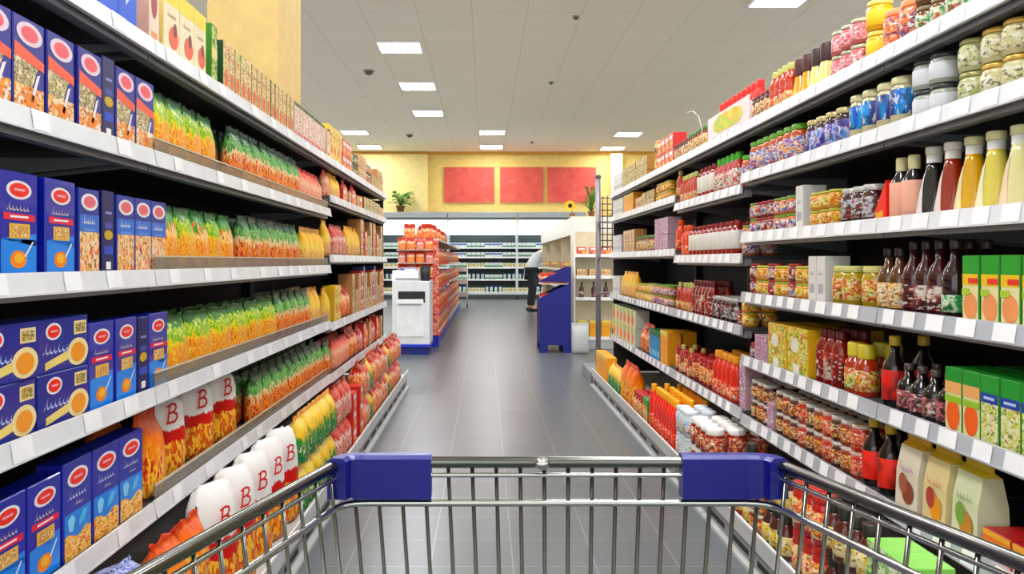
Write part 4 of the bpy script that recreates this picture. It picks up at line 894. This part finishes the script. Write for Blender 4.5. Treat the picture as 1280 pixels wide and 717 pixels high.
for i in range(N):                      # front wires
    t_ = (i+.5)/N*2-1
    a = T((CX0+t_*halfw(YC, RIM), YC+.001, RIM-.004)); m_ = T((CX0+t_*halfw(YC, .40), YC-.004, .40))
    obj('wire', PB().tube([a, m_], .0024, chrome3, 6), ct)
for sd in (-1, 1):                      # side wires
    n = 22
    for i in range(n):
        y = YC-.028-i*.038
        a = P(sd, y, RIM-.004); c = P(sd, y-.0, .40)
        obj('wire', PB().tube([a, c], .0024, chrome, 6), ct)
for i in range(9):                      # floor wires of the basket
    t_ = (i+.5)/9*2-1
    obj('floor_wire', PB().tube([T((CX0+t_*halfw(YC, .4), YC, .40)), T((CX0+t_*halfw(YN+.1, .4), YN+.1, .40))], .0028, chrome, 6), ct)
for y in (.35, .6, .85): obj('floor_wire', PB().tube([P(-1, y, .396), P(1, y, .396)], .003, chrome, 6), ct)
for sd in (-1, 1):                      # blue plastic corner guards wrap rim and upper rail
    g_ = PB(); z1, z0 = RIM+.010, RIM-.04
    xe = sd*halfw(YC, RIM)
    # plan outline from the front bar round the corner onto the side
    outer = []; inner = []
    L_ = .107
    path = [Vector((xe-sd*(L_-.0), YC-.55, 0)), Vector((xe-sd*.07, YC-.55, 0)), Vector((xe-sd*.03, YC-.55, 0)), Vector((xe-sd*.016, YC-.5515, 0)), Vector((xe-sd*.007, YC-.556, 0)),
            Vector((xe-sd*.002, YC-.565, 0)), Vector((xe-sd*.0, YC-.574, 0))]
    th = .0115
    rows_ = []
    for i, q in enumerate(path):
        a_ = path[max(0, i-1)]; b_ = path[min(len(path)-1, i+1)]; tt = (b_-a_).normalized(); nn = Vector((-tt.y, tt.x, 0))*(1 if sd < 0 else -1)
        zt = z0+(.003 if i > 3 else 0)
        rows_.append([q+nn*th+Vector((0,0,zt)), q+nn*th+Vector((0,0,z1-.004)), q+nn*(th-.005)+Vector((0,0,z1)), q-nn*(th-.005)+Vector((0,0,z1)), q-nn*th+Vector((0,0,z1-.004)), q-nn*th+Vector((0,0,zt))])
    v = [tuple(p_) for r_ in rows_ for p_ in r_]; f = []
    for i in range(len(rows_)-1):
        for k in range(6):
            k2 = (k+1) % 6; f.append((i*6+k, i*6+k2, (i+1)*6+k2, (i+1)*6+k))
    f.append(tuple(range(6))); f.append(tuple((len(rows_)-1)*6+k for k in range(6))[::-1])
    g_.add(v, f, bluep)
    go = obj('corner_guard', g_, ct); go['label'] = 'royal blue plastic corner guard, '+('left' if sd < 0 else 'right')
obj('clip', PB().lathe([(.006, -.006), (.009, -.003), (.009, .003), (.006, .006)], 10, chrome2), ct, T(((677-VX)/F, YC-.007, RIM)))
# frame, handle and castors (below and behind the view)
for sd in (-1, 1):
    hx = halfw(YN, RIM)
    obj('frame_tube', PB().tube([T((CX0+sd*hx, YN-.02, .93)), T((CX0+sd*hx, YN, RIM)), T((CX0+sd*hx*.86, .14, .4)), T((CX0+sd*hx*.8, .2, .16)), T((CX0+sd*.24, .9, .16))], .011, chrome, 10), ct)
    for yy, xx in ((.22, hx*.8), (.86, .24)):
        w_o = obj('castor', PB().tube([(0, 0, .15), (0, -.01, .1)], .012, chrome, 8), ct, T((CX0+sd*xx, yy, 0)))
        wh = PB(); 
        wh.lathe([(.045, -.013), (.056, -.009), (.056, .009), (.045, .013)], 20, M('2a2a2c', .5))
        wo = obj('wheel', wh, w_o, (0, -.02, .0565)); wo.rotation_euler = (0, math.pi/2, 0)
obj('handle', PB().tube([T((CX0-halfw(YN, RIM), YN-.02, .93)), T((CX0, YN-.02, .93)), T((CX0+halfw(YN, RIM), YN-.02, .93))], .014, bluep, 12), ct)

# ---------------------------------------------------------------- far end: coolers
YFr = 23.5
def gy(py, Y): return H-(py-VY)/F*Y
def gx(px, Y): return (px-VX)/F*Y
cool_w = 1.9; xs0 = gx(487, YFr)-2.2
glow = emis('cooler_light', 'e6f6f8', 2.6)
whitem = M('dfe6e6', .35); gshelf = M('c9d2d2', .35)
pos = ['left end', 'second from left', 'third from left', 'fourth from left']
ztop = gy(265, YFr)
shz = [gy(p_, YFr) for p_ in (365, 349, 334, 321, 309)]
for u in range(4):
    xc = xs0+cool_w*(u+.5)
    t = thing('cooler', 'white open dairy cooler with lit canopy at the aisle end, '+pos[u], 'cooler', (xc, YFr, 0), 0, 'coolers along the back wall')
    a = cool_w/2-.016
    obj('back_panel', PB().box(-a, .62, .1, a, .66, ztop-.3, M('35403f', .5)), t)
    obj('base', PB().box(-a, .0, 0.0, a, .66, .12, M('3b3f40', .5)).box(-a, -.02, .12, a, .66, shz[0]-.01, M('c4cccb', .35), .01), t)
    obj('canopy', PB().box(-a, -.12, ztop-.16, a, .66, ztop, M('a9aeae', .35), .01).box(-a, -.13, ztop-.22, a, -.1, ztop-.16, M('4c5454', .4)), t)
    obj('light_panel', PB().box(-a+.02, -.02, ztop-.62, a-.02, .0, ztop-.22, glow), t)
    for sd in (-1, 1): obj('side_panel', PB().box(sd*a-.012, .0, .12, sd*a+.012, .61, ztop-.23, M('eef2f2', .4)), t)
    for k, z in enumerate(shz[1:]):
        so = obj('shelf', PB().box(-a+.015, .1, z-.02, a-.015, .6, z, gshelf), t)
        obj('price_rail', PB().box(-a+.015, .085, z-.035, a-.015, .1, z+.005, M('f1f4f4', .4)), so)
    obj('shelf', PB().box(-a+.015, .0, shz[0]-.01, a-.015, .6, shz[0], gshelf), t)
    if u in (0,): continue
    for k, z in enumerate(shz):
        key = [['milk', 'dairyc'], ['dairy', 'milk'], ['dairy', 'dairyc'], ['dairyb', 'dairy'], ['dairyb', 'dairy']][k]
        n = 15; kd_i = 0
        for i in range(n):
            kd = KINDS[key[(i//4+u) % 2]]
            x = -a+.07+i*(2*a-.14)/(n-1)
            lvn = ['bottom', 'second lowest', 'middle', 'second highest', 'top'][k]
            kk = (kd.desc, u, k); CNT[kk] = CNT.get(kk, 0)+1
            kd.place((xc+x, YFr+(.07 if k == 0 else .17), z+.001), 0, '%s, %s from left, %s shelf, cooler %s' % (kd.desc, ordw(CNT[kk]), lvn, pos[u]), 'dairy goods in the coolers', False)
# leafy plant on the cooler top at left
def leafy(name, label, loc, spread, hgt, n, seed, pot=True, leafm=None, narrow=False, potr=.1):
    rnd = random.Random(seed); t = thing(name, label, 'plant', loc)
    if pot:
        obj('pot', PB().lathe([(potr*.7, 0), (potr, potr*1.4), (potr*1.06, potr*1.4), (potr*1.06, potr*1.6), (potr*.9, potr*1.6), (potr*.85, potr*1.3)], 18, M('7a5a3c', .6)), t)
    z0 = potr*1.2 if pot else 0; lm = leafm or M('3f9a2c', .45)
    lf = PB(); st = PB()
    for i in range(n):
        a = rnd.random()*2*math.pi; r = spread*(.25+.75*rnd.random()); hh = z0+hgt*(.25+.75*rnd.random())
        tip = Vector((r*math.cos(a), r*math.sin(a), hh)); st.tube([(0, 0, z0), tuple(tip*.5+Vector((0, 0, z0*.5+hh*.15))), tuple(tip)], .004, M('4c7a2c', .6), 5)
        d = Vector((math.cos(a), math.sin(a), rnd.uniform(-.3, .5))).normalized()
        if narrow: d = Vector((math.cos(a)*.3, math.sin(a)*.3, 1)).normalized()
        s_ = d.cross(Vector((0, 0, 1))).normalized(); up = s_.cross(d); L_ = (.16 if not narrow else .22)*rnd.uniform(.7, 1.2)*spread/.3; W_ = L_*(.34 if not narrow else .12)
        v = [tip-d*L_*.15, tip+s_*W_+d*L_*.25, tip+d*L_*.3-up*.01, tip-s_*W_+d*L_*.25, tip+s_*W_*.7+d*L_*.6, tip+d*L_*.62-up*.01, tip-s_*W_*.7+d*L_*.6, tip+d*L_-up*.03]
        lf.add([tuple(q) for q in v], [(0,1,2),(0,2,3),(1,4,5,2),(2,5,6,3),(4,7,5),(5,7,6)], lm, True)
    obj('stems', st, t); obj('leaves', lf, t); return t
leafy('potted_plant', 'bushy green plant on top of the cooler, above the left shelves', (gx(501, YFr+.3), YFr+.2, ztop), .3, .42, 70, 3, potr=.12)

# ---------------------------------------------------------------- left middle: white cabinet and low gondola of red packs
Yc = 9.6; xa, xb = gx(490, Yc), gx(537, Yc)
t = thing('service_cabinet', 'white cabinet with dark slot and blue plinth beyond the left shelves', 'cabinet', ((xa+xb)/2, Yc, 0))
hw = (xb-xa)/2; wc = M('e4e4e6', .35); z1, z2 = gy(338, Yc), gy(332, Yc)
obj('plinth', PB().box(-hw+.02, .02, 0, hw-.01, .58, .08, M('10206a', .4), .004), t)
obj('bumper', PB().box(-hw-.005, -.008, .08, hw+.008, .6, .115, M('1c34a8', .4), .004), t)
pb = PB(); pb.box(-hw, 0, .115, hw, .59, z1-.12, wc, .006)
pb.add([(-hw, 0, z1-.12), (hw-.13, 0, z1-.12), (hw-.13, .59, z1-.12), (-hw, .59, z1-.12), (-hw, .05, z1), (hw-.13, .05, z1), (hw-.13, .59, z1), (-hw, .59, z1)], [(0,3,2,1),(4,5,6,7),(0,1,5,4),(1,2,6,5),(2,3,7,6),(3,0,4,7)], wc)
obj('body', pb, t)
obj('door', PB().box(-hw+.05, -.012, .2, hw-.07, .0, .62, M('ececec', .35), .004), t)
sl = obj('slot', PB().box(-hw+.07, -.004, gy(378, Yc), hw-.05, .002, gy(364, Yc), M('1a1c1a', .5)), t)
obj('slot_tray', PB().box(-hw+.07, -.03, gy(379, Yc)-.012, hw-.09, .0, gy(379, Yc), M('9aa09c', .4), .002), sl)
obj('top_lip', PB().box(-hw+.04, .0, z1-.1, hw-.1, .06, z1-.085, M('8c8f92', .4)), t)
tb = thing('waste_bin', 'small black bin on the white cabinet corner', 'bin', (xb-.06, Yc+.18, z1-.119))
obj('bin_body', PB().lathe([(.05, 0), (.065, .16), (.06, .16), (.046, .01)], 14, M('202224', .5)), tb)
obj('bin_rim', PB().lathe([(.066, .155), (.068, .17), (.06, .17)], 14, M('303236', .4)), tb)
tag(obj('leaflet', PB().box(-.09, -.06, 0, .09, .06, .02, M('2f5aa8', .5)).box(-.05, -.062, .002, .08, -.06, .016, white), None, (xa+.16, Yc+.2, z1+.001), .3), 'blue leaflet pack lying on the white cabinet', 'leaflet')
tag(obj('leaflet', PB().box(-.07, -.05, 0, .07, .05, .03, M('c8d8e8', .5)).box(-.06, -.052, .006, .06, -.05, .02, M('4a86c8')), None, (xa+.17, Yc+.36, z1+.001), -.2), 'pale blue pack on the cabinet behind the leaflets', 'leaflet')
# low gondola
Yg0, Yg1, Xg = 10.45, 19.0, -.573
nb = 3; seg = (Yg1-Yg0)/nb
for u in range(nb):
    ya = Yg0+u*seg
    t = thing('low_shelving', 'low shelving with blue plinth and red snack packs, %s bay' % ['near', 'middle', 'far'][u], 'shelving', (Xg-.5, ya, 0), 0, 'low shelving beyond the white cabinet')
    obj('plinth', PB().box(0, .01, 0, .5, seg-.01, .14, M('15269a', .4), .004), t)
    obj('back_panel', PB().box(0, .01, .14, .02, seg-.01, 1.3, M('b8b8b8', .5)), t)
    obj('top_panel', PB().box(0, .01, 1.301, .5, seg-.01, 1.321, M('d8d4cc', .4)), t)
    for k in range(4):
        z = .14+k*.29
        so = obj('shelf', PB().box(.02, .01, z, .5, seg-.01, z+.02, M('c83a2a' if k else 'd0d0d0', .4)), t)
        obj('price_rail', PB().box(.5, .01, z-.01, .507, seg-.01, z+.025, M('d8301c' if u == 0 else 'e8e4e0', .4)), so)
    if u == 0:
        obj('side_panel', PB().box(.02, .0, .14, .5, .01, 1.3, PM(['c8301c', 'e04a2c', 'e8a080', 'b82414'], 16)), t)
        for k in range(3):
            es = obj('end_shelf', PB().box(.0, -.15, .86+k*.16, .44, 0, .866+k*.16, M('dcdcd8', .4)), t)
            for i in range(4):
                kd = pick(['bag_og', 'bag_pk', 'bag_og'][(i+k) % 3], RN)
                q_ = kd.place((Xg-.5+.06+i*.11, ya-.075, .867+k*.16), RN.uniform(-.1, .1), '%s above the white cabinet, %s row, %s from left' % (kd.desc, ['lower', 'middle', 'upper'][k], ORD[i]), 'snack bags above the white cabinet', False)
                q_.scale = (.66, .7, .78)
    for k in range(4):
        z = .161+k*.29
        kinds = [['bag_og', 'bag_pk'], ['bag_pk', 'bag_rd'], ['bag_pk', 'bag_og']][u]
        n = int(seg/.195)
        for i in range(n):
            kd = pick(kinds[(i+k) % 2], RN)
            y = ya+.1+i*(seg-.2)/(n-1)
            kk = (kd.desc, 'low', u, k); CNT[kk] = CNT.get(kk, 0)+1
            kd.place((Xg-.07, y, z), math.pi/2, '%s, %s from near end, %s low shelf, %s bay' % (kd.desc, ordw(CNT[kk]), ['bottom', 'second', 'third', 'top'][k], ['near', 'middle', 'far'][u]), 'snack bags on the low shelving', False)
# bags heaped on top of the near end
hp = [(-.95, 10.7, 0), (-.74, 10.75, .5), (-.98, 10.98, -.4), (-.7, 11.02, .8), (-.86, 11.25, 1.4), (-.72, 11.4, .2), (-.75, 11.8, .6), (-.72, 12.3, -.3), (-.74, 12.8, .3), (-.7, 13.4, .9), (-.72, 14.0, .1)]
for i, (x, y, r) in enumerate(hp):
    kd = pick('bag_og', RN); o = kd.place((x, y, 1.324), r, 'orange-red snack bag on the low shelving roof, %s from near end' % ordw(i+1), 'snack bags on the low shelving roof', False)
# white wire bin on wheels further back
t = thing('wheeled_stand', 'small white wheeled stand at the far end of the red packs', 'stand', (gx(577, 19.4), 19.3, 0))
for k in range(3): obj('tray', PB().box(-.14, -.14, .25+k*.28, .14, .14, .28+k*.28, M('e6e6e0', .4)).box(-.14, -.15, .28+k*.28, .14, -.14, .36+k*.28, M('f0ece4', .4)), t)
for sx in (-1, 1):
    for sy in (-1, 1):
        o = obj('leg', PB().tube([(sx*.13, sy*.13, .08), (sx*.13, sy*.13, .86)], .012, M('d8d8d4', .4)), t)
        wh = obj('wheel', PB().lathe([(.03, -.012), (.04, -.008), (.04, .008), (.03, .012)], 14, M('2a2c30', .5)), o, (sx*.13, sy*.13, .04)); wh.rotation_euler = (0, math.pi/2, 0)

# ---------------------------------------------------------------- right middle: blue display stand, second gondola, post, person
Ys = 9.77; x0, x1 = gx(675, Ys), gx(714, Ys)
t = thing('cardboard_display', 'navy blue cardboard display stand with slanted sides', 'display stand', (x0, Ys, 0))
bl = M('081062', .45); W_ = x1-x0
def side_poly(pts, y0, y1, m):
    n = len(pts); v = [(x, y0, z) for x, z in pts]+[(x, y1, z) for x, z in pts]
    return PB().add(v, [tuple(range(n)), tuple(range(n, 2*n))[::-1]]+[((i+1) % n, i, n+i, n+(i+1) % n) for i in range(n)], m)
zz = lambda p_: gy(p_, Ys)
lower = [(0, .0), (.09, 0), (.09, .09), (W_-.09, .09), (W_-.09, 0), (W_, 0), (W_, zz(353)), (.0, zz(372))]
upper = [(0, zz(350)), (W_, zz(333)), (W_, zz(346)), (0, zz(350)-.03)]
for yy in (0, .55):
    obj('side_panel', side_poly(lower, yy, yy+.02, bl), t)
    obj('upper_wing', side_poly([(0, zz(350)), (W_, zz(333)), (W_, zz(353)), (W_-.03, zz(353)), (W_-.03, zz(352)), (0, zz(350)-.02)], yy, yy+.02, bl), t)
obj('back_panel', PB().box(W_-.012, .02, .05, W_, .55, zz(333), bl), t)
obj('front_lip', PB().box(0, .02, .1, .012, .55, zz(374), bl), t)
for z in (zz(374)-.07, zz(350)-.05): obj('tray', PB().box(.012, .02, z, W_-.012, .55, z+.01, M('e8e4dc', .5)), t)
obj('fold_line', PB().box(.03, -.002, zz(378), W_-.02, .0, zz(378)+.004, M('2c3ca0', .5)), t)
for lv_, z in enumerate((zz(374)-.059, zz(350)-.039)):
    for i in range(3):
        for j in range(3 if lv_ == 0 else 3):
            tag(obj('snack_packet', bag(.1, .09, .115, bm_og, i*5+j+lv_), None, (x0+.07+i*.1, Ys+.1+j*.17, z)), 'red packet in the %s tray of the blue stand, row %s, %s from the aisle' % (['lower', 'upper'][lv_], ['one', 'two', 'three'][j], ['first', 'second', 'third'][i]), 'packet', 'packets in the blue stand')
# second gondola on the right
X2, Y2a, Y2b = 1.08, 10.6, 16.7
crm = M('ece4c4', .4); lit = M('f4efe0', .4)
for u in range(3):
    sg = (Y2b-Y2a)/3; ya = Y2a+u*sg
    t = thing('white_shelving', 'cream white shelving behind the blue stand, %s bay' % ['near', 'middle', 'far'][u], 'shelving', (X2, ya, 0), 0, 'cream shelving behind the blue stand')
    obj('base', PB().box(.0, .005, 0, .5, sg-.005, .14, M('c8c6be', .4), .005), t)
    obj('back_panel', PB().box(.48, .005, .14, .5, sg-.005, 1.58, crm), t)
    obj('header', PB().box(.0, .005, 1.38, .03, sg-.005, 1.58, lit), t)
    obj('roof', PB().box(.0, .005, 1.58, .5, sg-.005, 1.6, lit), t)
    obj('side_panel', PB().box(.03, sg-.02, .14, .48, sg-.005, 1.58, crm), t)
    for k in range(4):
        z = .14+k*.26
        so = obj('shelf', PB().box(.01, .005, z, .48, sg-.005, z+.018, lit), t); obj('price_rail', PB().box(0, .005, z-.01, .01, sg-.005, z+.025, M('f6f6f2', .4)), so)
    for k in range(4):
        kinds = ['bigyel', 'redbox', 'brownbox', 'traybox']
        for i in range(11):
            kd = KINDS[kinds[(k+i//4) % 4]]; kk = (kd.desc, 'cr', u, k); CNT[kk] = CNT.get(kk, 0)+1
            kd.place((X2+.07, ya+.1+i*(sg-.24)/10, .159+k*.26), -math.pi/2, '%s, %s from near end, %s cream shelf, %s bay' % (kd.desc, ordw(CNT[kk]), ['bottom', 'second', 'third', 'top'][k], ['near', 'middle', 'far'][u]), 'goods on the cream shelving', False)
# end shelving facing the camera
Ye = 10.2; xe0, xe1 = gx(717, Ye), gx(717, Ye)+1.25
t = thing('end_shelving', 'cream end shelving facing the camera right of the blue stand', 'shelving', (xe0, Ye, 0))
We = xe1-xe0
obj('back_panel', PB().box(0, .36, .0, We, .38, 1.6, crm), t)
obj('base', PB().box(0, 0, 0, We, .36, .12, M('b8b6b0', .4), .005), t)
for sx in (0, We-.02): obj('side_panel', PB().box(sx, .0, .12, sx+.02, .36, 1.58, lit), t)
obj('header', PB().box(.02, -.01, 1.4, We-.02, .0, 1.56, lit), t)
ez = [gy(372, Ye), gy(345, Ye), gy(318, Ye)]
for z in [.14]+ez:
    so = obj('shelf', PB().box(.021, .0, z-.02, We-.021, .355, z, lit), t); obj('price_rail', PB().box(.021, -.01, z-.03, We-.021, 0, z+.008, M('fbfbf4', .4)), so)
for k, (z, key) in enumerate(zip([.14]+ez, (['tallyel', 'bag_yg0'], ['vinegar', 'redbox'], ['brownbox', 'bigyel'], ['redbox', 'brownbox']))):
    x = .1; i = 0
    while x < We-.1:
        kd = KINDS[key[(i//3) % 2]]
        if z+kd.h > 1.42: break
        kk = (kd.desc, 'end', k); CNT[kk] = CNT.get(kk, 0)+1
        kd.place((xe0+x, Ye+.02+kd.d/2, z+.001), 0, '%s, %s from left, %s end shelf' % (kd.desc, ordw(CNT[kk]), ['bottom', 'second', 'third', 'top'][k]), 'goods on the cream end shelving', False)
        x += max(kd.w, .125)+.02; i += 1
# grey sack on the floor beside the stand
tag(obj('paper_sack', bag(.2, .16, .34, M('b9bab6', .6), 5), None, (gx(727, 9.6), 9.75, 0)), 'grey sack on the floor right of the blue stand', 'sack')
# sunflower and tall plant on the cream shelving roof
t = thing('sunflower', 'yellow sunflower with dark centre on the cream shelving roof', 'flower', (gx(711, 10.8)+.045, 10.8, 1.6005))
obj('pot', PB().lathe([(.03, 0), (.04, .05), (.036, .05)], 14, M('8a5a34', .6)), t)
obj('stem', PB().tube([(0, 0, .045), (-.01, 0, .1), (-.03, -.01, .14)], .005, M('4a7a2c', .6), 6), t)
fp = PB(); fc = Vector((-.03, -.02, .145))
for i in range(16):
    a = 2*math.pi*i/16; d = Vector((math.cos(a), -.15, math.sin(a))); s_ = Vector((-math.sin(a), 0, math.cos(a)))
    q = [fc+d*.022, fc+d*.05+s_*.013, fc+d*.075, fc+d*.05-s_*.013]; fp.add([tuple(v_) for v_ in q], [(0,1,2,3)], M('f2bf1c', .5))
obj('petals', fp, t)
hd = obj('seed_head', PB().lathe([(.02, -.012), (.03, -.006), (.03, 0), (.018, .008)], 16, M('2c1a10', .8)), t, tuple(fc)); hd.rotation_euler = (math.pi/2, 0, 0)
leafy('potted_plant', 'tall narrow green plant standing on the cream shelving beside the post', (gx(738, 10.85), 10.75, 1.6005), .09, .3, 40, 9, leafm=M('4a7a30', .5), narrow=True, potr=.045)
# grey post and wire mesh closing the right row
t = thing('post_rack', 'grey metal post with dark wire mesh at the end of the right shelving', 'rack', (1.02, 7.75, 0))
pm_ = M('8b8488', .35, .4); wm_ = M('5a3c46', .45, .3)
obj('base_plate', PB().box(-.12, -.42, .0, .42, .25, .1, grey, .005), t)
obj('post', PB().tube([(0, 0, .1), (0, 0, 1.8)], .024, pm_, 14), t)
obj('post_cap', PB().lathe([(.026, 0), (.03, .01), (.02, .03)], 14, M('5a5450', .4)), t, (0, 0, 1.8))
obj('post', PB().tube([(.38, 0, .1), (.38, 0, 1.62)], .014, pm_, 10), t)
for k in range(9): obj('mesh_wire', PB().tube([(0.02, 0, 1.18+k*.055), (.38, 0, 1.18+k*.055)], .005, wm_, 6), t)
for k in range(8): obj('mesh_wire', PB().tube([(.04+k*.043, 0, 1.15), (.04+k*.043, 0, 1.64)], .005, wm_, 6), t)
for k in range(3): obj('hook_bar', PB().box(-.02, -.1, .75+k*.32, .4, -.03, .765+k*.32, M('7a6a70', .4)), t)
# swan-neck tag holder on the top right shelf
t = thing('tag_holder', 'thin white curved tag holder rising from the top right shelf', 'tag holder', (WR+.03, y_of('R', 0, 880)-.0, ZR[0]+.0105))
obj('rod', PB().tube([(0, 0, 0), (0, .0, .1), (-.01, .03, .17), (-.03, .06, .2), (-.05, .1, .2)], .002, M('e8e8e8', .3), 6), t)
obj('clip', PB().box(-.01, -.01, 0, .01, .01, .012, M('d8d8d8', .3)), t)

# person in a white coat, bent over behind the blue stand
def skin_obj(name, verts, edges, radii, mat, parent, sub=2):
    me = bpy.data.meshes.new(name); me.from_pydata(verts, edges, []); me.materials.append(mat)
    o = bpy.data.objects.new(name, me); COL.objects.link(o); o.parent = parent
    sk = o.modifiers.new('skin', 'SKIN'); sk.use_smooth_shade = True
    for i, r in enumerate(radii):
        me.skin_vertices[0].data[i].radius = r if isinstance(r, tuple) else (r, r)
    me.skin_vertices[0].data[0].use_root = True
    s = o.modifiers.new('sub', 'SUBSURF'); s.levels = sub; s.render_levels = sub
    return o
Yp = 17.9; xp = gx(664, Yp)
t = thing('person', 'person in a white coat and dark trousers bending behind the blue stand', 'person', (xp, Yp, 0))
# facing the cream shelving, torso leaning well forward
sk_ = M('d9a684', .55)
V = [(0, 0, .88), (.06, 0, 1.03), (.18, 0, 1.17), (.3, 0, 1.26), (.37, 0, 1.29), (.43, 0, 1.33), (.48, 0, 1.39),
     (0, .1, .84), (.02, .11, .48), (-.03, .11, .09), (.1, .12, .04), (0, -.1, .84), (.04, -.11, .48), (.0, -.11, .09), (.13, -.12, .04),
     (.28, .19, 1.22), (.36, .22, .98), (.52, .18, .86), (.59, .16, .83), (.28, -.19, 1.22), (.38, -.22, .98), (.54, -.18, .88), (.61, -.16, .85)]
E = [(0,1),(1,2),(2,3),(3,4),(4,5),(5,6),(0,7),(7,8),(8,9),(9,10),(0,11),(11,12),(12,13),(13,14),(3,15),(15,16),(16,17),(17,18),(3,19),(19,20),(20,21),(21,22)]
Rr = [(.13,.1),(.12,.1),(.14,.11),(.12,.09),.055,.085,.08,.085,.06,.045,.04,.085,.06,.045,.04,.055,.042,.032,.035,.055,.042,.032,.035]
obj_b = skin_obj('body', V, E, Rr, sk_, t)
coat = skin_obj('coat', [(-.01, 0, .68), (0, 0, .88), (.06, 0, 1.03), (.18, 0, 1.17), (.29, 0, 1.25), (.28, .19, 1.22), (.36, .22, .98), (.5, .18, .87), (.28, -.19, 1.22), (.38, -.22, .98), (.52, -.18, .89)],
         [(0,1),(1,2),(2,3),(3,4),(4,5),(5,6),(6,7),(4,8),(8,9),(9,10)], [(.2,.17),(.18,.16),(.16,.14),(.17,.14),(.14,.12),.07,.056,.045,.07,.056,.045], M('dfe8ea', .7), t)
tr_ = skin_obj('trousers', [(0, 0, .84), (0, .1, .8), (.02, .11, .48), (-.03, .11, .1), (0, -.1, .8), (.04, -.11, .48), (.0, -.11, .1)], [(0,1),(1,2),(2,3),(0,4),(4,5),(5,6)], [.14,.11,.078,.065,.11,.078,.065], M('23262e', .8), t)
sh = PB(); 
for x, y in ((-.03, .115), (.0, -.115)): sh.box(x-.07, y-.045, 0, x+.2, y+.045, .075, M('18181a', .5), .02)
obj('shoes', sh, t)
hr = PB(); hc = Vector((.455, 0, 1.37))
n1, n2 = 12, 8; v = []; f = []
for j in range(n2+1):
    ph = math.pi*.62*j/n2
    for i in range(n1):
        a = 2*math.pi*i/n1; v.append((hc.x-.015+.108*math.sin(ph)*math.cos(a), .098*math.sin(ph)*math.sin(a), hc.z+.02+.118*math.cos(ph)))
for j in range(n2):
    for i in range(n1): f.append((j*n1+i, (j+1)*n1+i, (j+1)*n1+(i+1) % n1, j*n1+(i+1) % n1))
hr.add(v, f, M('3a2a20', .7), True); obj('hair', hr, t)
obj('nose', PB().lathe([(.014, 0), (.01, .02), (.004, .04)], 8, sk_), t, (.56, 0, 1.31))

# ---------------------------------------------------------------- check names of labels
seen_l = {}
for o in bpy.data.objects:
    if o.parent is None and 'label' in o:
        seen_l.setdefault(o['label'], []).append(o.name)
        if not 4 <= len(o['label'].split()) <= 16: print('LABEL LEN', len(o['label'].split()), o['label'])
d = {k: v for k, v in seen_l.items() if len(v) > 1}
print('objects', len(bpy.data.objects), 'top', sum(1 for o in bpy.data.objects if o.parent is None), 'dups', len(d), list(d.items())[:5])
